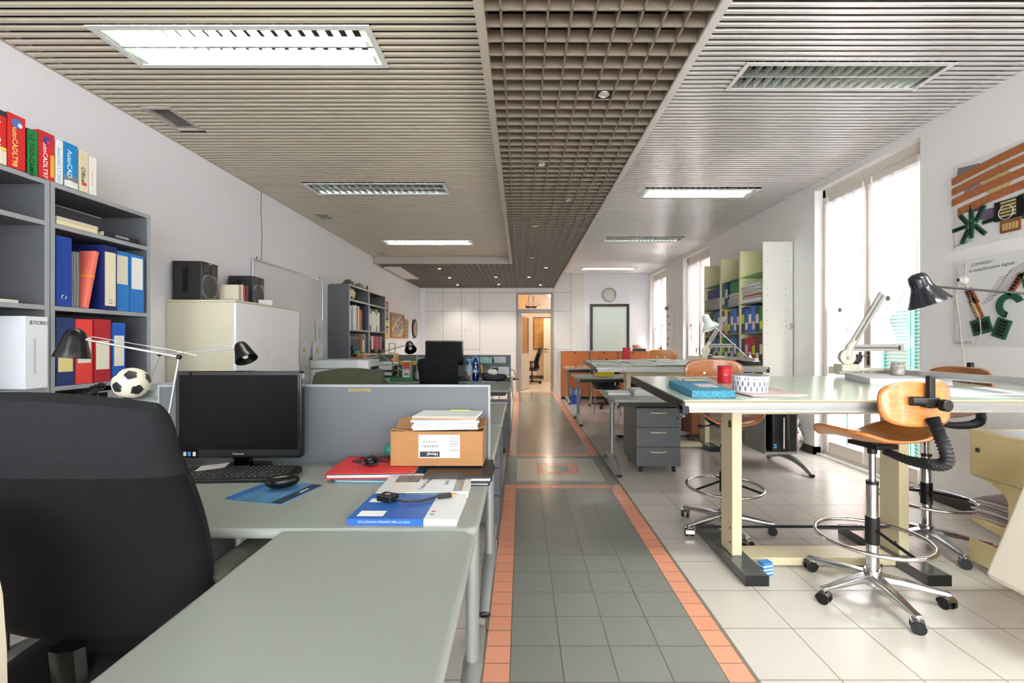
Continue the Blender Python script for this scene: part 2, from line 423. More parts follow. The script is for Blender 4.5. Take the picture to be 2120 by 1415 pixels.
while k <= 8:
    x = .0136+.1*k
    if x > XL+.01: c.box(x-.0045, x+.0045, YN if x > -.15 else 7.97, YB, GRID_Z, GRID_Z+.055)
    k += 1
y = 1.90-4.6
while y < YB:
    c.box(-.155 if y < 7.96 else XL, .811, y-.004, y+.004, GRID_Z, GRID_Z+.055); y += .1
struct(c, 'ceiling_grid')
t = MB(TRIM); t.box(-.195, -.155, YN, 7.96, GRID_Z-.012, LEFT_Z+.06); t.box(XL, -.195, 7.90, 7.96, GRID_Z-.012, LEFT_Z+.06)
t.box(XL, XL+.012, YN, 7.9, LEFT_Z-.003, LEFT_Z+.05); struct(t, 'trim_1', bev=.002)
t = MB(TRIMR); t.box(.811, .852, YN, YB, GRID_Z-.012, RIGHT_Z+.05); struct(t, 'trim_2', bev=.002)
# ---------------- windows: tall french doors
FRM = mat('cream_window_frame', (222, 214, 203), .35)
SHEER = sheer_mat('sheer_white_curtain', (248, 248, 250), .06, .13)
for i, (a, b) in enumerate(WIN):
    fx = XR+.09
    f = MB(FRM); zt = 2.91; m = (a+b)/2
    f.box(fx, fx+.07, a, a+.05, .02, zt); f.box(fx, fx+.07, b-.05, b, .02, zt); f.box(fx, fx+.07, a, b, zt-.09, zt)
    f.box(fx-.01, fx+.07, a, b, .0, .045)
    win = struct(f, 'window_%d' % (i+1), bev=.004)
    for (p, q, s) in ((a+.052, m-.002, 1), (m+.002, b-.052, -1)):
        l = MB(FRM); l.box(fx-.015, fx+.045, p, p+.042, .05, zt-.095); l.box(fx-.015, fx+.045, q-.042, q, .05, zt-.095)
        l.box(fx-.0145, fx+.0445, p+.062, q-.062, zt-.165, zt-.095); l.box(fx-.0145, fx+.0445, p+.062, q-.062, .05, .17); l.box(fx-.0145, fx+.0445, p+.062, q-.062, .905, .985)
        l.m(GLASS); l.box(fx+.012, fx+.018, p+.062, q-.062, .17, .905); l.box(fx+.012, fx+.018, p+.062, q-.062, .985, zt-.165)
        l.build('window_frame', win, bev=.003)
    h = MB(mat('dark_bronze', (58, 50, 46), .35)); h.rr(m-.040, m-.010, 1.02, 1.17, .012, fx-.025, fx-.0151, 'x'); h.cyl((fx-.025, m-.025, 1.11), (fx-.06, m-.025, 1.11), .008, 8)
    h.rr(m+.015, m+.034, 1.045, 1.15, .009, fx-.072, fx-.055, 'x'); h.cyl((fx-.062, m-.028, 1.11), (fx-.062, m+.02, 1.11), .007, 8); h.build('handle', win)
    if i > 1:
        for (p, q, s) in ((a+.06, m-.006, 1), (m+.006, b-.06, -1)):
            cy = (p+q)/2; hw = (q-p)/2-.022; top = 2.74; kz = 1.36+.03*s; bot = 1.17
            off = .05*s
            def cur(u, v, cy=cy, hw=hw, top=top, kz=kz, bot=bot, off=off):
                z = top-(top-bot)*v; uu = u*2-1
                kk = (z-kz)
                if z > kz+.32: wd = 1; sag = 0
                elif z > kz: t = (z-kz)/.32; t = t*t*(3-2*t); wd = .10+.90*t
                else: t = (kz-z)/(kz-bot); wd = .10+.38*t**.7
                d = .012*math.sin(uu*13+1)*(1 if wd > .9 else .6+.6/(wd+.2)) + .02*(1-wd)*math.cos(uu*9)
                edge = 0
                return (fx-.040+d*.8-.03*(1-wd), cy+off*(1-wd)+uu*hw*wd, z + (.05*abs(uu)*(1-wd) if z < kz else -.10*(1-wd)*uu*uu*0))
            cu = MB(SHEER); cu.grid(cur, 44, 60)
            cc = cu.build('curtain')
            which = ('behind the camera', 'beside the camera', 'nearest the wall art', 'behind the cream bookcases', 'nearest the back wall')[i]
            tag(cc, 'white sheer knotted curtain on the %s leaf of the window %s' % ('near' if s > 0 else 'far', which), 'curtain', 'knotted sheer curtains')
            rd = MB(ALU); rd.cyl((fx-.028, p, 2.745), (fx-.028, q, 2.745), .004, 6); rd.build('curtain_rod', cc)
            dt = MB(mat('grey_button', (150, 148, 146), .5)); dt.cyl((fx-.066, cy, kz+.24), (fx-.06, cy, kz+.24), .022, 14); dt.build('button', cc)
# ---------------- outside: the house across the narrow street
OUTW = mat('pink_render', (190, 160, 150), .8); TEAL = mat('teal_shutter_paint', (58, 112, 100), .5)
h = thing('house', 'pink rendered house with teal louvred shutters across the street', 'house', (6.4, 0, 0))
e = MB(OUTW); e.box(0, .5, -4, 16, -3, 3.3); e.build('house_wall', h)
for k in range(8):
    yy = -1.6+k*2.1
    for q in (0, 1):
        s = MB(TEAL); y0 = yy+q*.62
        s.box(-.05, -.01, y0, y0+.06, -1.4, 1.9); s.box(-.05, -.01, y0+.54, y0+.60, -1.4, 1.9)
        for z in (-1.4, .2, 1.84): s.box(-.049, -.011, y0+.06, y0+.54, z, z+.06)
        z = -1.3
        while z < 1.82:
            s.bc((-.03, y0+.3, z), (.045, .48, .008), (0, 35, 0)); z += .06
        s.build('shutter', h)
g = MB(mat('street_paving', (150, 145, 140), .8)); g.box(3.7, 6.4, -5, 17, -3.1, -3.0)
o = g.build('street'); o['kind'] = 'structure'
# own shutters folded back outside the near windows
for i, (a, b) in enumerate(WIN):
    for y0 in (a-.55, ):
        pass
# ---------------- ceiling light fixtures
REFL = mat('mirror_reflector', (222, 226, 220), .22, metal=.85); LOUV = mat('satin_louvre_metal', (206, 210, 204), .3, metal=.8)
TUBE = mat('boosted_fluorescent_tube', (244, 255, 246), .5, emit=210); TUBE2 = mat('lit_dimmer_fluorescent_tube', (244, 255, 246), .5, emit=50); TUBEOFF = mat('unlit_fluorescent_tube', (232, 234, 232), .3)
FRW = mat('white_fixture_frame', (222, 222, 220), .4)
def fixture(x0, x1, y0, y1, z, label, lit=True):
    cx, cy = (x0+x1)/2, (y0+y1)/2; L_, D = (x1-x0)/2, (y1-y0)/2
    t = thing('ceiling_light', label, 'ceiling light', (cx, cy, z), 0, 'fluorescent louvre lights')
    f = MB(FRW); f.box(-L_, L_, -D, -D+.03, -.006, .0); f.box(-L_, L_, D-.03, D, -.006, .0); f.box(-L_, -L_+.03, -D+.03, D-.03, -.006, .0); f.box(L_-.03, L_, -D+.03, D-.03, -.006, .0)
    f.build('frame', t)
    r = MB(REFL); a, b = L_-.03, D-.03
    r.add([(-a, -b, 0), (a, -b, 0), (a, b, 0), (-a, b, 0), (-a, -b+.01, .10), (a, -b+.01, .10), (a, b-.01, .10), (-a, b-.01, .10)],
          [(0, 1, 5, 4), (1, 2, 6, 5), (2, 3, 7, 6), (3, 0, 4, 7), (4, 5, 6, 7)]); r.build('reflector', t)
    l = MB(LOUV)
    for (p, q) in ((-b, -.006), (.006, b)):
        n = 19
        for i in range(n):
            x = -a+2*a*(i+.5)/n; m_ = (p+q)/2
            # V-section cross blade, deeper towards the middle
            l.add([(x-.011, p, .045), (x+.011, p, .045), (x, p, .0), (x-.011, q, .045), (x+.011, q, .045), (x, q, .0)], [(0, 2, 5, 3), (2, 1, 4, 5), (0, 3, 4, 1), (0, 1, 2), (3, 5, 4)])
    l.box(-a, a, -.006, .006, 0, .05); l.build('louvre', t)
    for s in (-1, 1):
        u = MB((TUBE if y0 < 1 else TUBE2) if lit else TUBEOFF); u.cyl((-a+.03, s*b*.5, .068), (a-.03, s*b*.5, .068), .013, 8); u.build('tube', t)  # unseen fixtures over and behind the camera made stronger as added fill
for f, n in zip(LFIX, ('behind the camera over the desks', 'overhead of the camera over the desks', 'nearest over the desks', 'middle one over the desks', 'farthest over the desks')):
    fixture(*f, LEFT_Z, ('lit' if n[:3] not in ('mid', 'ove') else 'switched off')+' fluorescent louvre light in the taupe slats, '+n, n[:3] not in ('mid', 'ove'))
for f, n in zip(RFIX, ('behind the camera by the windows', 'overhead by the windows', 'first by the window wall', 'second by the window wall', 'third by the window wall', 'by the back wall above the clock')):
    fixture(*f, RIGHT_Z, ('switched off' if n[:5] in ('first', 'third') else 'lit')+' fluorescent louvre light in the window-side slats, '+n, n[:5] not in ('first', 'third'))
VENT = mat('vent_paint', (178, 172, 164), .45)
for k, (a, b, p, q) in enumerate(LV):
    t = thing('air_vent', 'rectangular slotted air vent in the slatted ceiling, '+('nearest the camera', 'above the tall cabinet and whiteboard', 'beside the step to the grid')[k], 'air vent', (a, p, LEFT_Z), 0, 'slotted ceiling vents')
    W_, D = b-a, q-p
    f = MB(VENT); f.box(0, .022, 0, D, -.005, .02); f.box(W_-.022, W_, 0, D, -.005, .02); f.box(.022, W_-.022, 0, .022, -.005, .02); f.box(.022, W_-.022, D-.022, D, -.005, .02)
    f.build('frame', t)
    f = MB(VENT); n = 14
    for i in range(n): f.bc((W_/2, .022+(D-.044)*(i+.5)/n, .008), (W_-.044, .012, .002), (35, 0, 0))
    f.m(DARKB); f.box(.01, W_-.01, .01, D-.01, .02, .03); f.build('louvre', t)
t = thing('ceiling_panel', 'perforated pale access panel set in the far ceiling grid by the left wall', 'ceiling panel', (-2.50, 8.28, GRID_Z-.004))
f = MB(mat('pale_panel_paint', (214, 210, 204), .5)); f.box(0, .30, 0, 1.5, -.02, 0); f.build('panel', t, bev=.003)
f = MB(DARKB); [f.cyl((x, y, -.022), (x, y, -.0201), .007, 8) for x, y in ((.04, .06), (.26, .06), (.04, 1.44), (.26, 1.44))]; f.build('screw', t)
# spot downlights in the grid
SPOTS = [(2.54, .4636, 0), (3.545, .1636, 0), (4.495, .4636, 0), (5.47, .1636, 0), (7.43, .1636, 0), (8.44, .4636, 1), (8.52, -1.5364, 2), (9.80, -1.5364, 1), (10.9, -1.5364, 1),
         (9.67, -.5364, 1), (10.86, -.5364, 1), (9.67, .1636, 1), (10.9, .4636, 1)]
SPOTL = mat('lit_spot_lens', (255, 246, 236), .3, emit=22); SPOTW = mat('warm_lit_spot_lens', (255, 205, 130), .3, emit=22); SPOTO = mat('unlit_spot_lens', (226, 226, 222), .15, metal=.5)
sn = 0
for (y, x, lit) in SPOTS:
    sn += 1; y = 1.95+round((y-1.95)/.1)*.1
    t = thing('downlight', '%s square spotlight in the ceiling grid, number %d along the corridor' % (('unlit', 'lit', 'warm lit')[lit], sn), 'spotlight', (x, y, GRID_Z+.004))
    t['label'] = ('unlit', 'lit white', 'warm lit')[lit] + ' square spotlight in the ceiling grid, ' + ('nearest the camera', 'second from the camera', 'third from the camera', 'fourth from the camera', 'by the inner corner of the step', 'beyond the end of the desk-side step', 'closest to the step on the desk side', 'second in the desk-side row', 'last in the desk-side row', 'first of the middle pair', 'last of the middle pair', 'between the middle pair and the doorway', 'nearest the doorway')[sn-1]
    f = MB(BLACKP); f.rr(-.045, .045, -.045, .045, .004, 0, .03); f.build('housing', t)
    f = MB(CHROME); f.torus(.030, .003, (0, 0, -.001)); f.build('rim', t)
    f = MB((SPOTO, SPOTL, SPOTW)[lit]); f.lathe([(0.0001, -.004), (.015, -.003), (.028, -.0005)], 16); f.build('lens', t)
    if lit:
        l = bpy.data.lights.new('spot_light', 'SPOT'); l.energy = 20; l.spot_size = math.radians(110); l.spot_blend = .8; l.color = (1, .93, .84) if lit == 1 else (1, .8, .5); l.shadow_soft_size = .04
        o = bpy.data.objects.new('spot_light', l); COL.objects.link(o); o.location = (x, y, GRID_Z-.03)
# ---------------- built-in cupboards on the back wall
HND = mat('brushed_handle', (150, 148, 146), .3, metal=.8)
def cupboard(label, x0, x1, doors, ztop):
    t = thing('built_in_cupboard', label, 'cupboard', ((x0+x1)/2, YB, 0), 0, 'white built-in cupboards on the back wall')
    hw = (x1-x0)/2
    p = MB(PANEL); p.box(-hw, hw, -.015, -.0005, 0, .098); p.build('plinth', t)
    p = MB(mat('dark_door_gap', (120, 100, 88), .8)); p.box(-hw, hw, -.0048, -.0005, .1, ztop); p.build('carcass', t)
    for (z0, z1, hx) in doors:
        d = MB(PANEL); d.box(-hw+.0035, hw-.0035, -.022, -.005, z0+.0035, z1-.0035); do = d.build('door', t, bev=.0015)
        if hx is not None:
            zc = z0+.53*(z1-z0) if z1-z0 < .6 else z0+.50*(z1-z0)
            if z1-z0 > 1.5: zc = 1.55
            q = hx*(hw-.09); k = MB(HND); k.box(q-.004, q+.004, -.034, -.028, zc-.035, zc+.035); k.box(q-.004, q+.004, -.029, -.022, zc-.035, zc-.028); k.box(q-.004, q+.004, -.029, -.022, zc+.028, zc+.035)
            k.build('handle', do)
cupboard('white built-in cupboard in the left corner of the back wall', -2.44, -1.984, [(.1, 2.033, 1), (2.033, 2.513, 1), (2.513, GRID_Z, None)], GRID_Z)
cupboard('white built-in cupboard second from the left corner of the back wall', -1.984, -1.52, [(.1, 2.033, 1), (2.033, 2.513, 1), (2.513, GRID_Z, None)], GRID_Z)
cupboard('white built-in cupboard with a door lock, third along the back wall', -1.52, -1.053, [(.1, 1.063, None), (1.063, 2.033, -1), (2.033, 2.513, -1), (2.513, GRID_Z, None)], GRID_Z)
cupboard('wide plain white panelled cupboard beside the grey doorway', -1.053, -.125, [(.1, 2.033, None), (2.033, 2.513, None), (2.513, GRID_Z, None)], GRID_Z)
cupboard('white built-in cupboard just right of the doorway', .83, 1.265, [(.1, 1.067, -1), (1.067, 2.033, -1), (2.033, 2.513, -1), (2.513, RIGHT_Z, None)], RIGHT_Z)
cupboard('plain narrow full height white panel between doorway cupboard and framed mirror', 1.265, 1.597, [(.1, RIGHT_Z, None)], RIGHT_Z)
# doorway
DF = mat('grey_door_frame', (150, 149, 147), .4)
d = MB(DF)
d.box(-.125, -.077, YB-.03, YB+.12, 0, 2.513); d.box(.757, .805, YB-.03, YB+.12, 0, 2.513); d.box(-.077, .757, YB-.029, YB+.119, 2.47, 2.513); d.box(-.077, .757, YB-.029, YB+.119, 1.99, 2.089)
d.box(-.077, -.04, YB-.02, YB+.1, 0, 1.99)
dr = struct(d, 'door_1', bev=.004)
g = MB(GLASS); g.box(-.077, .757, YB-.006, YB, 2.089, 2.47); g.build('transom_glass', dr)
lf = MB(mat('pale_grey_door', (206, 205, 200), .4))
ang = math.radians(74)
lf.box(0, .055, -.04, 0, .01, 1.98); lf.box(.73, .785, -.04, 0, .01, 1.98); lf.box(.055, .73, -.04, 0, .01, .95); lf.box(.055, .73, -.04, 0, 1.90, 1.98)
lf.m(glass_mat('frosted_door_glass', (225, 205, 170), .25, .3)); lf.box(.055, .73, -.024, -.018, .95, 1.90)
lo = lf.build('door_leaf', dr, loc=(-.03, YB+.10, 0), rot=(0, 0, ang), bev=.003)
k = MB(CHROME); k.cyl((.70, -.045, 1.03), (.70, -.09, 1.03), .009); k.cyl((.70, -.085, 1.03), (.60, -.085, 1.03), .008); k.cyl((.70, -.041, 1.03), (.70, -.047, 1.03), .024); k.build('handle', lo)
# next room
NR = mat('warm_white_wall_paint', (240, 226, 214), .7); TAN = mat('tan_wall_panel', (214, 176, 128), .5, noise=.05)
w = MB(NR); w.box(-2.7, 3.3, 15.75, 15.9, 0, 3.1); struct(w, 'wall_next_room_back')
w = MB(TAN); w.box(-.2, .26, 15.1, 15.74, 0, 3.0); struct(w, 'wall_next_room_panel')
w = MB(NR); w.box(-2.7, -2.6, YB+.1, 15.75, 0, 3.1); w.box(3.2, 3.3, YB+.2, 15.75, 0, 3.1); struct(w, 'wall_next_room_sides')
w = MB(NR); w.box(-2.7, 3.3, YB+.1, 15.9, 2.9, 3.0); struct(w, 'ceiling_next_room')
w = MB(mat('black_skirting', (52, 48, 44), .3)); w.box(-2.6, 3.2, 15.735, 15.75, 0, .1); struct(w, 'baseboard_next_room')
t = thing('open_door', 'pale green-grey door standing open in the next room, black lever handle', 'door', (.72, 14.6, 0))
p = MB(mat('pale_green_door', (196, 192, 172), .4)); p.box(0, .85, 0, .04, .01, 2.02); p.build('door_leaf', t, bev=.003)
p = MB(BLACKP); p.cyl((.05, -.001, 1.03), (.05, -.05, 1.03), .009); p.cyl((.05, -.05, 1.03), (.17, -.05, 1.03), .009); p.cyl((.05, -.001, 1.03), (.05, -.008, 1.03), .026); p.cyl((.05, -.001, .93), (.05, -.008, .93), .02); p.build('handle', t)
t = thing('framed_picture', 'brown framed drawing hanging on the wall of the next room', 'picture', (.42, 15.74, 1.0), 0)
p = MB(mat('dark_walnut', (60, 40, 28), .4)); p.box(0, .03, -.02, -.001, 0, 1.12); p.box(.57, .60, -.02, -.001, 0, 1.12); p.box(.03, .57, -.02, -.001, 0, .03); p.box(.03, .57, -.02, -.001, 1.09, 1.12); p.build('frame', t)
p = MB(mat('ochre_print', (206, 164, 96), .7, noise=.25, nscale=9)); p.box(.03, .57, -.01, -.002, .03, 1.09); p.build('print', t)
def pt_light(name, loc, e, col, r=.1):
    l = bpy.data.lights.new(name, 'POINT'); l.energy = e; l.color = col; l.shadow_soft_size = r
    o = bpy.data.objects.new(name, l); COL.objects.link(o); o.location = loc
# a lamp hanging in the next room
t = thing('pendant_lamp', 'round white lamp on the ceiling of the next room', 'lamp', (.9, 13.4, 2.9))
p = MB(mat('lit_globe', (255, 226, 180), .5, emit=2.5)); p.ball((0, 0, -.16), .16); p.build('globe', t)
p = MB(CHROME); p.cyl((0, 0, -.02), (0, 0, 0), .06); p.build('canopy', t)
pt_light('next_room_light', (.9, 13.4, 2.5), 38, (1, .84, .66), .15)
# ================================================================== furniture builders
DZ = .72
def foot_mb(cy, h=.36, m=SILV):
    f = MB(m); pts = []
    for i in range(13):
        t = -1+2*i/12; pts.append((0, cy+t*h, .018+.085*(1-abs(t)**2.2)))
    rs = [.020+.012*(1-abs(-1+2*i/12)) for i in range(13)]
    f.tube(pts, rs, 10, 1.15)
    f.m(BLACKP)
    for s in (-1, 1): f.bc((0, cy+s*(h-.045), .045), (.014, .10, .006), (s*-24, 0, 0)); f.ball((0, cy+s*h, .016), .027, 10, 6, 1.1, .5, .6)
    return f
def desk(label, x0, x1, y0, y1, legs, group='grey-green desks', rail=True, cr=(1, 1, 1, 1), name='desk'):
    t = thing(name, label, 'desk', ((x0+x1)/2, (y0+y1)/2, 0), 0, group); cx, cy = t.location.x, t.location.y
    p = MB(DESK); p.rr(x0-cx, x1-cx, y0-cy, y1-cy, .045, DZ-.028, DZ, 'z', 6, cr); p.build('tabletop', t, bev=.011, seg=3)
    for lx in legs:
        ly = 0
        l = MB(SILV); l.tube([(lx-cx, ly, .09), (lx-cx, ly, DZ-.035)], .034, 14, .7); l.m(BLACKP); l.box(lx-cx-.006, lx-cx+.006, ly+.03, ly+.042, .12, DZ-.05)
        l.m(SILV); l.box(lx-cx-.022, lx-cx+.022, -(y1-y0)*.42, (y1-y0)*.42, DZ-.06, DZ-.029)
        lo = l.build('leg', t); foot_mb(0, min(.36, (y1-y0)*.47)).build('foot', lo).location = (lx-cx, 0, 0)
    b = MB(BLACKP); b.box(x0-cx+.05, x1-cx-.05, -.02, .02, DZ-.10, DZ-.03)
    b.build('under_rail', t)
    if rail: b = MB(BLACKP); b.box(x0-cx+.05, x1-cx-.05, y0-cy+.05, y0-cy+.07, DZ-.07, DZ-.029); b.build('front_under_rail', t)
    return t
def partition(label, x0, x1, y, h=1.054, m=None, group='low desk partitions', zb=.62):
    t = thing('desk_partition', label, 'partition screen', ((x0+x1)/2, y, 0), 0, group); w = (x1-x0)/2
    p = MB(m or PARTG); p.box(-w+.008, w-.008, -.015, .015, zb, h-.008); p.build('panel', t)
    p = MB(SHELFE); p.box(-w, w, -.018, .018, h-.008, h); p.box(-w, -w+.008, -.018, .018, zb, h-.008); p.box(w-.008, w, -.018, .018, zb, h-.008); p.build('edging', t)
    return t
def pedestal(label, x0, x1, y0, y1, z1=.62, faces='-Y', hm=None):
    t = thing('drawer_pedestal', label, 'drawer unit', ((x0+x1)/2, (y0+y1)/2, 0)); w, d = (x1-x0)/2, (y1-y0)/2
    b = MB(DGREY); b.box(-w, w, -d+.02, d, .06, z1); b.build('body', t, bev=.004)
    hs = (z1-.06)/3
    for i in range(3):
        f = MB(DGREY); f.box(-w, w, -d, -d+.019, .06+hs*i+.003, .06+hs*(i+1)-.003); fo = f.build('drawer', t, bev=.003)
        k = MB(mat('pale_gold_handle', (206, 196, 164), .3, metal=.5)); zz = .06+hs*(i+1)-.045
        k.tube([(-.075, -d, zz), (-.05, -d-.018, zz), (0, -d-.024, zz), (.05, -d-.018, zz), (.075, -d, zz)], .006, 6, 1); k.build('handle', fo)
    k = MB(BLACKP); k.cyl((w-.03, -d-.001, z1-.10), (w-.03, -d-.005, z1-.10), .011, 12); k.build('lock', t)
    for sx in (-1, 1):
        for sy in (-1, 1):
            c = MB(BLACKP); c.cyl((sx*(w-.05)-.012, sy*(d-.05), .027), (sx*(w-.05)+.012, sy*(d-.05), .027), .027, 14); c.box(sx*(w-.05)-.006, sx*(w-.05)+.006, sy*(d-.05)-.01, sy*(d-.05)+.01, .03, .062); c.build('caster', t)
    return t
def caster(parent, x, y, ang, chrome=True, r=.027):
    c = MB(BLACKP); dx, dy = math.cos(ang), math.sin(ang); px, py = -dy, dx
    for s in (-1, 1): c.cyl((x+px*s*.010, y+py*s*.010, r), (x+px*s*.024, y+py*s*.024, r), r, 14)
    c.m(CHROME if chrome else BLACKP)
    c.M = Matrix.Translation((x, y, r)) @ Matrix.Rotation(ang, 4, 'Z') @ Matrix.Rotation(PI/2, 4, 'X')
    c.lathe([(r+.003, -.026), (r+.003, .026)], 12, a0=-10, a1=150); c.M = None
    c.cyl((x, y, r+.02), (x, y, r*2+.02), .006, 8)
    c.build('caster', parent)
def star(parent, r=.29, a0=0, chrome=True, hub=.05, z=.075, hubz=.10):
    b = MB(ALU if chrome else BLACKP)
    if chrome: b.mats[0] = mat('polished_aluminium', (200, 200, 202), .16, metal=.95)
    b.cyl((0, 0, z-.02), (0, 0, hubz+.03), .036, 20)
    for i in range(5):
        a = math.radians(a0+72*i); d = Vector((math.cos(a), math.sin(a), 0)); n = Vector((-d.y, d.x, 0))
        sec = [(.03, .026, hubz+.012, .035), (.12, .022, hubz+.004, .03), (r-.03, .016, z+.006, .020), (r+.012, .015, z+.002, .016)]
        vs = []
        for (q, w, zt, th) in sec:
            for (s, u) in ((-1, 0), (-.8, 1), (.8, 1), (1, 0), (.9, -1), (-.9, -1)):
                vs.append(tuple(d*q+n*w*s+Vector((0, 0, zt + (0 if u == 1 else (-.006 if u == 0 else -th))))))
        fs = []
        for k in range(3):
            for j in range(6):
                q = (j+1) % 6; fs.append((k*6+j, k*6+q, (k+1)*6+q, (k+1)*6+j))
        fs += [tuple(range(6))[::-1], tuple(range(18, 24))]
        b.add(vs, fs)
    bo = b.build('base', parent, bev=.003)
    for i in range(5):
        a = math.radians(a0+72*i); caster(parent, r*math.cos(a), r*math.sin(a), a+1.1+i, chrome)
    return bo
def stool(label, x, y, rz, a0=20, zs=.76, back_h=.20, ring_z=.285, wood=None, zb=None, bw=.19, a_knob=1):
    # faces +Y before rotation; the backrest stands at -Y
    wood = wood or WOODS
    t = thing('drafting_stool', label, 'stool', (x, y, 0), rz, 'plywood drafting stools')
    star(t, .285, a0-rz)
    c = MB(CHROME); c.cyl((0, 0, .10), (0, 0, .555), .025, 20); c.cyl((0, 0, .55), (0, 0, zs-.03), .014, 16); c.m(BLACKP); c.cyl((0, 0, .545), (0, 0, .56), .0265, 20); c.cyl((0, 0, zs-.07), (0, 0, zs-.035), .02, 16); c.build('column', t)
    c = MB(BLACKP); c.cyl((0, 0, ring_z-.03), (0, 0, ring_z+.10), .030, 20)
    for i in range(3):
        a = i*2*PI/3+.4; c.tube([(0, 0, ring_z+.045), (.23*math.cos(a), .23*math.sin(a), ring_z+.002)], .008, 6)
    c.build('collar', t)
    r = MB(CHROME); r.torus(.235, .0095, (0, 0, ring_z), None, 48, 10); r.build('foot_ring', t)
    s = MB(wood)
    def seat(u, v):
        a = u*2*PI; q = v
        cx, cy = math.cos(a), math.sin(a); p = 3.2
        k = (abs(cx)**p+abs(cy)**p)**(-1/p)
        X, Y = cx*k*q*.215, cy*k*q*.20
        z = zs + .55*X*X*1.6 + (.02 if Y > 0 else 0)*0 + .9*max(0, -Y-.05)**2*1.2 - .9*max(0, Y-.09)**2*1.5 + .25*max(0, abs(X)-.12)
        return (X, Y+.01, z)
    s.grid(seat, 48, 12); s.build('seat', t, solid=.012)
    z1 = zs+.01
    zb = zb or z1+.24
    b = MB(wood)
    def back(u, v):
        a = u*2*PI; cx, cy = math.cos(a), math.sin(a); p = 3.4
        k = (abs(cx)**p+abs(cy)**p)**(-1/p); X, Z = cx*k*v*bw, cy*k*v*.098
        return (X, -.245+X*X*1.3+.05*(Z-.0), zb+Z)
    b.grid(back, 48, 8); b.build('backrest', t, solid=.012)
    # bolts
    bl = MB(ALU); 
    for s_ in (-1, 1): bl.cyl((s_*.052, -.243, zb), (s_*.052, -.228, zb), .008, 10)
    bl.build('bolt', t)
    # ribbed spine
    sp_ = MB(RUBBER); path = []
    P = [Vector((0, -.06, zs-.045)), Vector((0, -.20, zs-.06)), Vector((0, -.33, zs-.03)), Vector((0, -.30, zs+.09)), Vector((0, -.275, zb-.055))]
    n = 76
    def cr(t_):
        k = t_*(len(P)-1); i = min(int(k), len(P)-2); f = k-i
        p0 = P[max(i-1, 0)]; p1 = P[i]; p2 = P[i+1]; p3 = P[min(i+2, len(P)-1)]
        return .5*((2*p1)+(p2-p0)*f+(2*p0-5*p1+4*p2-p3)*f*f+(3*p1-p0-3*p2+p3)*f**3)
    pts = [cr(i/n) for i in range(n+1)]; rs = [(.027 if i % 2 else .020)*(.62+.38*min(1, i/32)) for i in range(n+1)]
    sp_.tube(pts, rs, 16); sp_.build('ribbed_spine', t, ang=80)
    k = MB(BLACKP); k.bc((0, -.268, zb+.055), (.030, .022, .14)); k.bc((0, -.266, zb+.01), (.075, .03, .04)); k.cyl((-.085, -.25, zb+.015), (-.03, -.27, zb+.015), .020, 14); k.build('bracket', t, bev=.004)
    k = MB(BLACKP); k.cyl((.035, -.285, zb), (.035, -.315, zb), .026, 18) if a_knob else None; k.cyl((.035, -.26, zb), (.035, -.29, zb), .016, 14); k.build('knob', t, bev=.004)
    k = MB(BLACKP); k.bc((0, 0, zs-.025), (.12, .16, .022)); k.tube([(.05, .03, zs-.03), (.12, .05, zs-.045), (.17, .06, zs-.05)], .006, 6); k.ball((.17, .06, zs-.05), .016, 10, 6, 1.4, 1, .8); k.build('seat_plate', t, bev=.003)
    return t
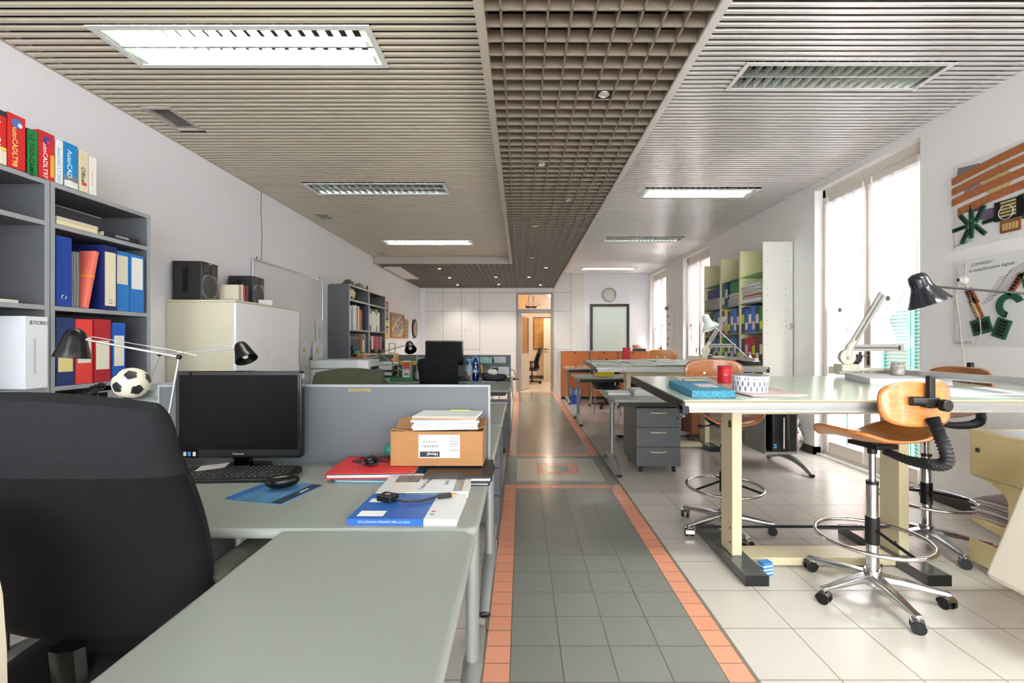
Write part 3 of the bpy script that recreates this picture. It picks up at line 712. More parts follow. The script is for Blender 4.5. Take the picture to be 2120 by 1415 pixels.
def drafting_table(label, x, y, label_top=None):
    t = thing('drafting_table', label, 'drafting table', (x, y, 0), 0, 'large cream drafting tables')
    # legs at x +-.46; origin between the posts
    for s in (-1, 1):
        p = MB(CREAM2); p.box(s*.4625-.0275, s*.4625+.0275, -.075, .065, .055, .93); po = p.build('post', t, bev=.004)
        if s < 0:
            q = MB(BLACKP); q.box(-.4905, -.4899, -.06, -.03, .76, .80)
            q.build('maker_plate', po)
        q = MB(BLACKP)
        for z in (.12, .20): q.cyl((s*.4625-.0277, -.05, z), (s*.4625-.030, -.05, z), .006, 8)
        q.build('bolt', po)
        f = MB(mat('dark_foot_laminate', (96, 98, 96), .12, metal=.3)); f.box(s*.4625-.06, s*.4625+.06, -.285, .36, .004, .055); f.m(BLACKP); f.box(s*.4625-.061, s*.4625+.061, -.290, -.285, 0, .056); f.box(s*.4625-.061, s*.4625+.061, .36, .365, 0, .056); f.build('foot', t, bev=.002)
    c = MB(CREAM2); c.box(-.43, .43, -.09, .06, .008, .052); c.build('floor_beam', t, bev=.003)
    c = MB(BLACKP); c.box(-.52, .52, .30, .312, .056, .07); c.build('foot_rail', t)
    c = MB(CREAM2); c.box(-.434, .434, -.02, .02, .83, .90); c.box(-.55, .55, -.05, .05, .925, .955); c.build('upper_rail', t, bev=.003)
    R = Matrix.Translation((0, 0, 0))
    yn, yf, zn, zf = -.53, .41, .974, 1.014
    a = math.atan2(zf-zn, yf-yn); L_ = math.hypot(zf-zn, yf-yn)
    M = Matrix.Translation((0, yn, zn)) @ Matrix.Rotation(a, 4, 'X')
    def mb(m): q = MB(m); q.M = M; return q
    b = mb(GREENV); b.box(-.92, .93, .004, L_-.004, -.003, 0); to = b.build('drawing_surface', t)
    b = mb(mat('chipboard_core', (186, 154, 108), .8, noise=.3, nscale=120)); b.box(-.92, .93, .0045, L_-.0045, -.021, -.003); b.build('board', t)
    b = mb(mat('dull_aluminium', (150, 148, 146), .42, metal=.7)); b.rr(-.92, .93, -.012, .012, .004, -.026, -.008, 'z'); b.box(-.90, .93, -.008, .020, -.040, -.026); b.box(-.90, .93, -.014, .014, -.054, -.040); b.box(-.92, .93, L_-.01, L_+.01, -.05, -.004); b.build('front_rail', t)
    b = mb(BLACKP); b.box(-.932, -.92, -.014, L_+.01, -.045, -.002); b.box(-.932, -.905, -.018, .03, -.062, -.024); b.build('edge_trim', t, bev=.003)
    b = mb(BLACKP); b.box(.93, .942, -.014, L_+.01, -.045, -.002); b.box(.912, .942, -.018, .03, -.062, -.024); b.build('edge_trim', t, bev=.003)
    return t, M
def on_board(tx, ty, dy, lift=0):   # z on the tilted drawing surface, dy measured in the room from the table origin
    return .974+(dy+.53)*(.04/.94)+lift
def bookcase_grey(label, y0, y1, h=2.02, xw=-2.565, xf=-2.28, shelves=(.2, .6, 1.02, 1.415, 1.82)):
    t = thing('bookcase', label, 'bookcase', (xw, y0, 0), 0, 'grey open bookcases'); d = xf-xw; w = y1-y0
    p = MB(SHELFG); p.box(.0, .006, .02, w-.02, .05, h-.03); p.build('back_panel', t)
    for a in (0, w-.02):
        p = MB(SHELFG); p.box(0, d-.004, a, a+.02, 0, h-.02); p.m(SHELFE); p.box(d-.0039, d, a-.0, a+.02, 0, h-.0); p.m(DARKB)
        for k in range(12): p.box(.05, .053, a-.0004 if a else .02, a if a else .0204, .3+.13*k, .304+.13*k)
        p.build('side_panel', t)
    for z in list(shelves)+[h-.002]:
        p = MB(SHELFG); p.box(.006, d-.006, .02, w-.02, z-.022, z); p.m(SHELFE); p.box(d-.0058, d-.001, .02, w-.02, z-.022, z); p.build('shelf', t)
    return t
def binder(label, y, w, z, h, rgb, lab=None, x=-2.285, d=.27, face=1, group=None, hole=True, labz=(.25, .75), labrgb=(228, 222, 205), tilt=0, name='ring_binder', parts=True):
    # spine faces +X when face = 1, -X when face = -1; y is its low-y side, x the spine plane
    t = thing(name, label, 'binder', (x, y+w/2, z), 0, group)
    if tilt: t.rotation_euler.x = math.radians(tilt)
    s = -face
    cm = C(*rgb, rough=.45); b = MB(cm); w2 = w/2-.0015
    b.box(min(0, s*.003), max(0, s*.003), -w2, w2, 0, h); b.box(min(s*.003, s*d), max(s*.003, s*d), -w2, -w2+.003, 0, h); b.box(min(s*.003, s*d), max(s*.003, s*d), w2-.003, w2, 0, h); b.build('cover', t)
    b = MB(PAPER); b.box(min(s*.004, s*(d-.02)), max(s*.004, s*(d-.02)), -w2+.004, w2-.004, .006, h-.02); b.build('pages', t)
    if lab:
        b = MB(C(*labrgb, rough=.7)); b.box(min(0, face*.0008), max(0, face*.0008), -w2*.8, w2*.8, h*labz[0], h*labz[1]); b.build('spine_label', t)
    if hole and parts:
        b = MB(CHROME); b.lathe([(.008, 0), (.011, .002), (.013, 0)], 16, (face*.0005, 0, h*.13), Euler((0, face*PI/2, 0)).to_matrix()); b.build('finger_ring', t)
    return t
def book(label, x, y, z, w, d, h, rgb, name='book', face=1, group=None, pages=True):
    # standing on a left-wall shelf: spine plane x facing +X, thickness w along Y, depth d, height h
    t = thing(name, label, 'book', (x, y+w/2, z), 0, group); s = -face; w2 = w/2-.001
    b = MB(C(*rgb, rough=.5)); b.box(min(0, s*.002), max(0, s*.002), -w2, w2, 0, h); b.box(min(s*.002, s*d), max(s*.002, s*d), -w2, -w2+.002, 0, h); b.box(min(s*.002, s*d), max(s*.002, s*d), w2-.002, w2, 0, h); b.build('cover', t)
    b = MB(PAPER); b.box(min(s*.003, s*(d-.004)), max(s*.003, s*(d-.004)), -w2+.002, w2-.002, .003, h-.003); b.build('pages', t)
    return t
def pad_mesh(hw, h, th, arch, curve, wrap, nu=24, nv=28, m_rear_top=None, m_rear=None, m_front=None, split=.62, side_m=None):
    """upholstered back: rear at -Y. curve(v)->y; rounded edges; hw(v) half width"""
    mb = MB()
    def mid(u, v):
        w = hw(v); X = u*w; z = h*v + arch*(1-u*u)*v*v
        return X, curve(v)+wrap*u*u, z
    def tk(u, v):
        e = (1-abs(u)**7)*(1-abs(2*v-1)**14)
        return th*max(0, e)**.5
    m0 = (m_front, m_rear, m_rear_top)
    for side in (1, -1):
        for j in range(nv):
            vs = []; fs = []
            for jj in (j, j+1):
                for i in range(nu+1):
                    u = -1+2*i/nu; u = math.copysign(1-(1-abs(u))**1.5, u); v = jj/nv; v = (1-math.cos(PI*v))/2*.35+v*.65
                    X, Y, Z = mid(u, v); k = tk(u, v)
                    vs.append((X, Y+side*k*(.5 if side < 0 else .62), Z))
            fs = [(i, i+1, nu+1+i+1, nu+1+i) for i in range(nu)]
            v = (j+.5)/nv
            mb.m(m_front if side > 0 else (m_rear_top if v > split else m_rear)); mb.add(vs, fs, True)
    return mb
def office_chair(label, x, y, rz, top=1.13, fab=None, group=None, arms=True, cat='chair', name='office_chair', zb0=.50, hwid=.25, simple=False, split=.68, lean=.12):
    # faces +Y; backrest rear at about y=-.24
    fab = fab or FABD
    t = thing(name, label, cat, (x, y, 0), rz, group)
    star(t, .30, 18, False, z=.065, hubz=.075)
    c = MB(BLACKP); c.cyl((0, 0, .08), (0, 0, .30), .028, 16); c.cyl((0, 0, .30), (0, 0, .40), .018, 16); c.bc((0, -.02, .40), (.22, .28, .035)); c.build('column', t)
    s = MB(fab); hw = .245
    def sf(u, v, k):
        a = u*2*PI; cx, cy = math.cos(a), math.sin(a); p = 4
        q = (abs(cx)**p+abs(cy)**p)**(-1/p); r = v
        X, Y = cx*q*r*hw, cy*q*r*.235; e = (1-v**8)
        return (X, Y+.01, .45+k*.045*e + (.012*(1-v*v) if k > 0 else 0)-.02*max(0, Y-.1)*2)
    s.grid(lambda u, v: sf(u, v, 1), 40, 12); s.grid(lambda u, v: sf(u, v, -1), 40, 12); s.build('seat', t)
    h = top-zb0-.028
    def curve(v): return -.150-lean*v+.035*math.sin(PI*min(1, v*1.25))-.02*v*v
    def hwf(v): return hwid*(1-.05*max(0, (v-.84)/.16)**3-.05*(1-v)**1.5)
    b = pad_mesh(hwf, h, .095, .028, curve, .045, m_rear_top=fab, m_rear=FABK, m_front=fab, split=split)
    bo = b.build('backrest', t, loc=(0, 0, zb0)); 
    c = MB(BLACKP); c.bc((0, -.17, .43), (.09, .10, .02)); c.tube([(0, -.17, .43), (0, -.195, .46), (0, -.205, .56)], .022, 8, 1.8); c.build('back_support', t)
    if arms:
        for s_ in (-1, 1):
            a = MB(fab); a.M = Matrix.Translation((s_*.245, .04, .655))
            a.m(mat('grey_olive_armrest_fabric', (66, 68, 58), .9)); a.grid(lambda u, v: (.036*math.cos(u*2*PI)*(1-abs(2*v-1)**6)**.5, -.14+.28*v, .022*math.sin(u*2*PI)*(1-abs(2*v-1)**6)**.5), 16, 16); ao = a.build('armrest', t)
            q = MB(BLACKP); q.tube([(s_*.245, .03, .645), (s_*.255, .02, .50), (s_*.20, 0, .425), (s_*.08, 0, .42)], .016, 8, 1.7); q.build('arm_support', ao)
    return t
def lamp(label, base, elbow, wrist, d, k=1.0, col=None, rods=None, cat='desk lamp', base_kind='disc', inner=None, prof=None, name='desk_lamp'):
    """articulated lamp; all points in world metres, d = opening direction of the shade"""
    col = col or SATIN; rods = rods or ALU
    B, E, Wp = Vector(base), Vector(elbow), Vector(wrist); D = Vector(d).normalized()
    t = thing(name, label, cat, base); o = -B
    def q(p): return tuple(Vector(p)+o)
    m = MB(col)
    if base_kind == 'disc': m.lathe([(0.0001, 0), (.085, 0), (.085, .008), (.03, .014), (.012, .05), (.0001, .05)], 28)
    else: m.bc((0, 0, -.01), (.05, .05, .05)); m.bc((0, .02, -.05), (.04, .07, .012)); m.cyl((0, 0, .01), (0, 0, .05), .012, 12)
    m.build('base', t)
    m = MB(rods); m.cyl(q(B+Vector((0, 0, .02))), q(E), .0075*k, 10); m.build('lower_arm', t)
    m = MB(rods); m.cyl(q(E), q(Wp), .0065*k, 10); m.build('upper_arm', t)
    m = MB(BLACKP); m.ball(q(E), .016*k, 12, 8); m.ball(q(Wp), .014*k, 12, 8)
    m.build('joint', t)
    if rods is ALU:
        n = (Wp-E).normalized(); up = Vector((0, 0, 1))
        m = MB(rods); m.tube([q(E-n*.06+up*.03*k), q(E+n*.02+up*.035*k), q(Wp-n*.03+up*.025*k), q(Wp)], .0016, 5); m.build('tension_wire', t)
    # shade
    H = Wp + (Wp-E).normalized()*.045*k
    R = D.to_track_quat('Z', 'Y').to_matrix()
    m = MB(col); pr = prof or [(.0001, -.105), (.020, -.102), (.040, -.088), (.052, -.060), (.060, -.025), (.072, .02), (.085, .065), (.0851, .068)]
    pr = [(a*k, b*k) for a, b in pr]
    c0 = H - D*(-.05*k)
    m.lathe(pr, 32, q(c0), R); sh = m.build('shade', t, solid=.0015)
    m = MB(BLACKP); m.tube([q(Wp), q(Wp*.5+c0*.5+Vector((0, 0, .004))), q(c0-D*.03*k)], .010*k, 8); m.build('neck', t)
    m = MB(C(*(inner or (230, 230, 226)), rough=.3)); m.ball(q(c0+D*.03*k), .026*k, 14, 10); m.build('bulb', sh)
    return t
def sheets(label, x, y, z, w, d, h, rz=0, n=6, rgb=(228, 227, 222), name='paper_stack', cat='papers', jit=.006, group=None, kind=None):
    m = MB(C(*rgb, rough=.75)); rnd = random.Random(hash((round(x, 3), round(y, 3))) % 9999)
    for i in range(n):
        a, b = rnd.uniform(-jit, jit), rnd.uniform(-jit, jit)
        m.bc((a, b, h*(i+.5)/n), (w, d, h/n*.92), (0, 0, rnd.uniform(-2, 2) if jit > .004 else 0))
    return solo(m, name, label, cat, (x, y, z), rz, group)
# ================================================================== left side: desks
XD0, XD1 = -.66, -.121
desk('nearest grey-green return desk, long side running into the lower edge', XD0, XD1, .35, 1.243, [XD1-.055], cr=(1, 1, 0, 0))
desk('main grey-green desk carrying the wide black monitor and cardboard box', -1.95, XD1, 1.25, 1.944, [-1.85, XD1-.05], rail=False)
partition('low grey partition with a tape mark behind the black monitor', -1.555, -.133, 1.962)
tp = MB(mat('old_tape_residue', (140, 126, 84), .8, noise=.3, nscale=60)); tp.box(.105, .20, 0, .0006, 1.025, 1.038)
tpo = tp.build('tape_mark', [o for o in COL.objects if o.name == 'desk_partition'][0], loc=(0, -.0165, 0))
desk('grey-green desk just behind the tape-marked partition', -1.555, XD1, 1.98, 2.82, [-1.48, XD1-.045])
desk('grey-green return desk with rounded corner, second workstation', XD0, XD1+.0, 2.83, 3.85, [XD0+.06])
pedestal('dark grey drawer pedestal beneath the second workstation return desk', -.56, -.14, 2.95, 3.42, .60)
desk('grey-green desk with water bottle and clutter, facing the far partition', -2.2, XD1, 5.97, 6.76, [-2.1, XD1-.05])
desk('grey-green return desk beside the walkway at the third workstation', XD0, XD1, 4.94, 5.96, [XD0+.05])
pedestal('dark grey drawer pedestal beneath the third workstation return desk', -.56, -.14, 5.06, 5.5, .54)
partition('far grey partition pinned with green and white notes', -1.555, -.152, 6.79)
# near swivel chair and the two beyond
office_chair('large charcoal fabric swivel chair pulled up to the nearest desk', -1.008, 1.215, 0, 1.137, hwid=.262, zb0=.545, lean=.14)
office_chair('swivel chair with olive green back behind the tape-marked partition', -1.17, 2.86, 180, 1.060, FABO, hwid=.245, zb0=.50)
office_chair('black swivel chair in front of the far monitor, back towards the camera', -.99, 5.62, 0, 1.066, FABD, hwid=.24, zb0=.50, split=.50)

# ---- monitor, keyboard, mouse on the near desk
def monitor(label, x, y, w, h, zb, rz=0, logo=None, z=DZ, stickers=False):
    t = thing('computer_monitor', label, 'monitor', (x, y, z), rz); zb -= z
    GL = mat('gloss_black_bezel', (10, 10, 11), .12)
    b = MB(GL); b.rr(-w/2, w/2, zb, zb+h, .012, -.02, .012, 'y'); b.box(-w/2+.06, w/2-.06, .012, .045, zb+.04, zb+h-.06); b.build('casing', t, bev=.004)
    b = MB(mat('dark_matte_screen', (7, 7, 8), .4, spec=.12)); b.box(-w/2+.016, w/2-.016, -.0208, -.0202, zb+.034, zb+h-.016); b.build('screen', t)
    b = MB(GL); b.box(-.030, .030, .0, .03, .01, zb+.03); b.build('stand', t)
    b = MB(GL); b.lathe([(.0001, 0), (.115, 0), (.112, .008), (.03, .013), (.0001, .013)], 28); b.build('foot', t)
    if logo: text(logo, .011, C(200, 200, 200), t, (0, -.0212, zb+.017), sx=1.3)
    if stickers:
        for i, (c_, q) in enumerate((((40, 60, 110), -.236), ((214, 220, 205), -.216), ((40, 140, 210), -.198), ((210, 215, 210), -.178))):
            s = MB(C(*c_)); s.box(q-.006, q+.006, -.0212, -.0206, zb+.008, zb+.025); s.build('sticker', t)
    return t
monitor('wide black monitor with energy stickers on the nearest desk', -1.145, 1.86, .51, .352, .768, 0, 'HannsG', stickers=True)
k = thing('keyboard', 'black computer keyboard in front of the wide black monitor', 'keyboard', (-1.09, 1.735, DZ), 3)
b = MB(BLACKP); b.add([(-.22, -.07, 0), (.22, -.07, 0), (.22, .07, 0), (-.22, .07, 0), (-.22, -.07, .012), (.22, -.07, .012), (.22, .07, .022), (-.22, .07, .022)], [(0, 3, 2, 1), (4, 5, 6, 7), (0, 1, 5, 4), (1, 2, 6, 5), (2, 3, 7, 6), (3, 0, 4, 7)]); b.build('casing', k, bev=.003)
b = MB(mat('key_plastic', (34, 34, 34), .45)); lg = MB(C(190, 188, 170))
for r in range(6):
    n = 21; yy = -.058+r*.0215; zz = .0125+(yy+.07)/.14*.010
    i = 0
    while i < n:
        w_ = 1
        if r == 0 and i == 4: w_ = 6
        x0 = -.208+i*.0198; b.box(x0, x0+.0198*w_-.003, yy, yy+.0185, zz-.002, zz+.006)
        if w_ == 1: lg.box(x0+.005, x0+.009, yy+.008, yy+.013, zz+.0061, zz+.0064)
        i += w_
b.build('keys', k, bev=.001); lg.build('key_legends', k)
p = MB(C(70, 120, 160, noise=.3, nscale=14)); p.rr(-.11, .11, -.10, .10, .006, 0, .003); t = solo(p, 'mouse_pad', 'blue printed mouse pad with curled corner on the near desk', 'mouse pad', (-.845, 1.565, DZ), -14)
q = MB(C(30, 90, 160)); q.box(-.11, -.075, -.099, .099, .003, .0034); q.m(C(24, 30, 60)); q.box(.07, .11, -.099, .099, .003, .0034); q.build('print_bands', t)
text('LEXO', .018, C(225, 225, 225), t, (.09, .03, .0036), '+Z', 90)
m = thing('computer_mouse', 'black wireless mouse lying on the blue mouse pad', 'mouse', (-.84, 1.60, DZ+.0035), -60)
b = MB(SATIN); b.ball((0, 0, .012), .03, 20, 12, 1.0, 1.85, .8); b.build('body', m).data.transform(Matrix.Translation((0, 0, .012)))
b = MB(DGREY); b.box(-.0015, .0015, .015, .045, .038, .041); b.build('scroll_wheel', m)
s = MB(PAPER); s.bc((0, 0, .0), (.10, .06, .0006), (4, -4, 0)); solo(s, 'note_slip', 'small white note slip lying on the keyboard', 'note', (-1.205, 1.775, DZ+.030), 15)
# dark speaker stub behind the monitor at left
s = MB(BLACKP); s.rr(-.06, .05, -.06, .06, .02, 0, .07); solo(s, 'desk_dock', 'small black dock half hidden behind the chair', 'dock', (-1.42, 1.80, DZ), 0, bev=.006)
# pile at the right end of the near desk
def folder(label, x, y, z, w, d, h, rgb, rz=0, paper=.6, name='folder'):
    t = thing(name, label, 'folder', (x, y, z), rz); m = C(*rgb, rough=.4)
    b = MB(m); b.box(-w/2, w/2, -d/2, d/2, 0, .0025); b.box(-w/2, -w/2+.003, -d/2, d/2, .0025, h-.0025); b.box(-w/2, w/2, -d/2, d/2, h-.0025, h); b.build('cover', t)
    b = MB(PAPERG); b.box(-w/2+.004, w/2-.006, -d/2+.006, d/2-.006, .003, .003+(h-.006)*paper); b.build('pages', t)
    return t
folder('teal folder at the bottom of the red and black folder pile', -.53, 1.77, DZ, .30, .22, .012, (60, 130, 150), -3)
f = folder('red printed folder below the tangled wired mouse', -.565, 1.80, DZ+.0125, .32, .25, .022, (206, 40, 44), 2)
text('EURO', .05, C(228, 120, 110), f, (-.03, .0, .0224), '+Z', 8)
folder('black document folder lying below the cardboard box, nearer the walkway', -.235, 1.76, DZ+.012, .25, .25, .018, (40, 38, 40), 2)
folder('black ring file with metal clip under the black document folder', -.235, 1.755, DZ, .25, .24, .0118, (52, 50, 54), -2)
t = thing('cardboard_box', 'brown cardboard box with white shipping label on the folder pile', 'box', (-.328, 1.832, DZ+.0355), 0)
b = MB(CARD); w_, d_, h_ = .18, .068, .135
b.box(-w_, w_, -d_, -d_+.003, 0, h_); b.box(-w_, w_, d_-.003, d_, 0, h_); b.box(-w_, -w_+.003, -d_, d_, 0, h_); b.box(w_-.003, w_, -d_, d_, 0, h_); b.box(-w_, w_, -d_, d_, 0, .003)
b.box(-w_+.003, w_-.003, -d_+.003, d_-.003, h_-.012, h_-.009); b.build('carton', t, bev=.002)
fl_ = MB(CARD); fl_.bc((-.12, .03, h_+.020), (.12, .11, .003), (18, -12, 0)); fl_.build('flap', t); fl_ = MB(CARD); fl_.bc((.150, .03, h_+.010), (.075, .12, .003), (8, -14, 0)); fl_.build('flap', t); fl_ = MB(CARD); fl_.bc((-.13, -.04, h_+.001), (.09, .05, .003), (-3, 5, 0)); fl_.build('flap', t)
lb = MB(PAPERG); lb.box(-.07, .09, -d_-.0008, -d_-.0002, .032, .122); lo = lb.build('shipping_label', t)
lb = MB(BLACKP); lb.box(-.065, .012, -d_-.0012, -d_-.0009, .036, .057)
for i in range(16):
    if i % 3 != 2: lb.box(-.048+i*.0035, -.046+i*.0035, -d_-.0012, -d_-.0009, .073, .082); lb.box(-.053+i*.0037, -.051+i*.0037, -d_-.0012, -d_-.0009, .092, .098)
for z in (.062, .078, .086, .096, .108): lb.box(.05, .085, -d_-.0012, -d_-.0009, z, z+.0016)
lb.m(C(90, 180, 80)); lb.cyl((-.055, -d_-.0009, .078), (-.055, -d_-.0013, .078), .004, 12); lb.build('label_print', lo)
text('Hoval', .018, C(235, 235, 235), lo, (-.016, -d_-.0014, .047), '-Y', 180)
sheets('thick ream of white sheets on the cardboard box', -.305, 1.845, DZ+.0355+.142, .25, .17, .038, 6, 5, (205, 205, 209))
t = thing('writing_pad', 'squared paper writing pad with lime green clip, topmost on the box', 'notepad', (-.295, 1.85, DZ+.0355+.182), -4)
b = MB(PAPER); b.box(-.125, .125, -.085, .085, 0, .010); b.m(C(170, 140, 110)); b.box(-.125, .125, -.0855, -.085, -.0005, .008); b.build('pages', t)
b = MB(C(190, 220, 60, rough=.3)); b.box(-.01, .075, .072, .085, .0101, .013); b.build('clip', t)
t = thing('wired_mouse', 'black wired mouse with its tangled cable on the red folder', 'mouse', (-.595, 1.80, DZ+.035), 20)
b = MB(SATIN); b.ball((0, 0, .014), .026, 18, 10, 1.0, 1.7, .7); b.build('body', t)
b = MB(BLACKP); pts = [(.09*math.cos(a*.5)*(.7+.25*math.sin(a*.9)), .05*math.sin(a*.5)*(.8+.3*math.cos(a*1.3))+.01, .004+.006*(a % 3)) for a in range(44)]; b.tube(pts, .0014, 5); b.build('cable', t)
t = thing('tape_roll', 'teal green ball standing behind the cardboard box', 'ball', (-.545, 1.905, DZ+.035)); t.name = 'teal_ball'
b = MB(C(20, 120, 112, rough=.4)); b.ball((0, 0, .03), .03, 16, 10); b.build('ball_body', t)
# blue and white book, brochure, adapter
t = thing('book', 'blue and white softcover manual at the near edge of the desk', 'book', (-.335, 1.385, DZ), -1)
b = MB(C(36, 92, 170, rough=.35)); b.box(-.155, .062, -.105, .105, .016, .018); b.box(-.155, .062, -.105, -.103, 0, .016)
b.m(C(226, 226, 224, rough=.35)); b.box(.062, .155, -.105, .105, .016, .018); b.box(.062, .155, -.105, -.103, 0, .016); b.box(-.155, .155, -.103, .105, 0, .001); b.build('cover', t)
b = MB(PAPER); b.box(-.153, .153, -.1028, .103, .0012, .0158); b.build('pages', t)
b = MB(C(232, 232, 230)); b.box(-.135, -.06, -.085, -.045, .0181, .0185); b.box(-.14, -.09, .03, .06, .0181, .0185); b.m(C(200, 40, 50)); b.box(.072, .084, -.05, -.042, .0181, .0184); b.m(C(40, 150, 70)); b.box(.072, .084, -.072, -.064, .0181, .0184); b.build('printed_panels', t)
text('SOLUZIONI E IMPIANTI PER LA CASA', .009, C(180, 205, 235), t, (-.05, -.1053, .009), '-Y')
t = thing('brochure', 'grey covered brochure in a clear sleeve beyond the blue book', 'brochure', (-.33, 1.60, DZ), 2)
b = MB(PAPER); b.box(-.14, .15, -.10, .10, 0, .022); b.m(C(60, 110, 80)); b.box(-.14, .09, -.1003, -.10, .016, .019); b.build('pages', t)
b = MB(C(214, 214, 212, rough=.2)); b.box(-.15, .15, -.105, .105, .022, .024); b.m(C(130, 130, 128, rough=.2)); b.box(.10, .13, -.10, .10, .0241, .0246); b.m(C(110, 108, 104, noise=.4, nscale=30)); b.box(-.115, -.03, .0, .08, .0241, .0246); b.build('cover', t)
text('Corso Termico 2.0', .022, C(90, 90, 90), t, (.0, -.0, .0248), '+Z', 82); text('Riello', .02, C(110, 110, 110), t, (.07, -.01, .0248), '+Z', 90)
t = thing('adapter_cable', 'black video adapter with short cable lying on the blue book', 'adapter', (-.40, 1.43, DZ+.0185), 0)
b = MB(BLACKP); b.bc((-.02, 0, .010), (.055, .042, .02), (0, 0, -25)); b.build('box', t, bev=.003)
b = MB(BLACKP); b.tube([(.005, -.008, .008), (.04, -.025, .006), (.09, -.02, .006), (.13, .01, .006)], .0035, 8); b.build('cable', t)
b = MB(BLACKP); b.bc((.155, .02, .008), (.045, .018, .012), (0, 0, 22)); b.m(C(200, 150, 70, rough=.3)); b.bc((.182, .031, .008), (.016, .011, .006), (0, 0, 22)); b.build('plug', t, bev=.002)
text('DP', .014, C(210, 210, 210), t, (-.02, 0, .0204), '+Z', -25)
# beige machine at the lower left corner
b = MB(CREAM); pr = [(-.5, 0), (-.01, 0), (-.003, .3), (0, .55), (-.003, .68), (-.010, .78), (-.018, .82), (-.035, .87), (-.07, .91), (-.12, .925), (-.5, .93)]; b.prism(pr, 0, .32, 'y', True)
t = thing('plotter', 'cream curved machine casing at the left edge beside the near chair', 'machine', (-.925, .50, 0)); b.build('casing', t)
b = MB(BLACKP); [b.cyl((-.03-.012*i, -.001, .62-.04*j), (-.03-.012*i, .001, .62-.04*j), .004, 8) for i in range(2) for j in range(3)]; b.build('vent_holes', t)

# ---- lamps on the partition
lamp('black desk lamp with long chrome arm, shade beside the white ring binder', (-1.43, 1.80, DZ), (-1.355, 1.80, 1.178), (-1.655, 1.72, 1.248), (-.10, -.04, -1), .64)
lamp('black desk lamp with its shade tilted before the cream cupboard', (-1.90, 2.30, .975), (-1.83, 2.30, 1.175), (-1.475, 2.35, 1.205), (.50, -.25, -.82), .62)
# ---- side cabinet behind, ball, trays, cables
t = thing('low_cabinet', 'low grey cabinet between the grey bookcase and the partition', 'cabinet', (-1.92, 2.36, 0))
b = MB(SHELFG); b.box(-.33, .33, -.32, .32, 0, .955); b.build('body', t, bev=.003); b = MB(SHELFE); b.box(-.335, .335, -.325, .325, .955, .975); b.build('top', t, bev=.003)
for s in (-1, 1):
    b = MB(DGREY); b.box(min(0, s*.325), max(0, s*.325), -.338, -.321, .06, .94); d_ = b.build('door', t, bev=.002)
    q = MB(HND); q.cyl((s*.03, -.36, .55), (s*.03, -.36, .65), .005, 8); q.cyl((s*.03, -.339, .56), (s*.03, -.36, .56), .004, 6); q.cyl((s*.03, -.339, .64), (s*.03, -.36, .64), .004, 6); q.build('handle', d_)
# football
phi = (1+5**.5)/2
ico = [(0, 1, phi), (0, -1, phi), (0, 1, -phi), (0, -1, -phi), (1, phi, 0), (-1, phi, 0), (1, -phi, 0), (-1, -phi, 0), (phi, 0, 1), (-phi, 0, 1), (phi, 0, -1), (-phi, 0, -1)]
bm_ = bmesh.new(); bmesh.ops.create_icosphere(bm_, subdivisions=5, radius=.072)
R0 = Euler((.35, .2, .5)).to_matrix(); cs = [(R0 @ Vector(v)).normalized() for v in ico]
m_s = mat('worn_white_football', (226, 218, 198), .5, noise=.06, nscale=40); m_b = mat('black_football_patch', (34, 34, 38), .45)
me = bpy.data.meshes.new('football'); 
edge = .41
for f in bm_.faces:
    c_ = f.calc_center_median().normalized(); ds = sorted([(c_.angle(v), i) for i, v in enumerate(cs)]); a0, i0 = ds[0]
    # pentagon test: distance towards neighbouring vertices
    n0 = cs[i0]; mx = 0
    for v in cs:
        an = n0.angle(v)
        if .5 < an < 1.3:
            tdir = (v-n0*v.dot(n0)).normalized(); mx = max(mx, c_.dot(tdir)/c_.dot(n0))
    f.material_index = 1 if mx < .315 else 0; f.smooth = True
bm_.to_mesh(me); bm_.free(); me.materials.append(m_s); me.materials.append(m_b)
o = bpy.data.objects.new('football', me); COL.objects.link(o); o.location = (-1.80, 2.10, .975+.0725); tag(o, 'black and white football resting on the low grey cabinet', 'ball')
t = thing('headphones', 'black cable bundle lying beside the football', 'cable', (-1.99, 2.10, .975)); t.name = 'cable_bundle'
b = MB(BLACKP); pts = [((.055+.012*math.sin(a*1.7))*math.cos(a*.55), .03*math.sin(a*.55), .035+.028*math.sin(a*.55+.8)+.01*math.cos(a*2.1)) for a in range(60)]; b.tube(pts, .003, 6); b.build('cable', t)
b = MB(BLACKP); b.bc((0, .02, .014), (.08, .05, .028)); b.build('plug', t, bev=.003)
t = thing('letter_tray', 'pale grey letter tray with curved slotted front on the low cabinet', 'tray', (-1.70, 2.40, .975))
b = MB(C(176, 180, 182, rough=.4)); b.box(-.13, .13, -.20, .17, 0, .004); b.box(-.13, -.126, -.20, .17, .004, .055); b.box(.126, .13, -.20, .17, .004, .055); b.box(-.126, .126, .166, .17, .004, .055); b.grid(lambda u, v: (-.13+.26*u, -.20-.03*math.sin(PI*u), .004+.05*v*(.4+.6*u)), 12, 2); b.build('tray_shell', t, bev=.001)
b = MB(PAPER); b.box(-.115, .12, -.15, .15, .005, .02); b.build('papers', t)

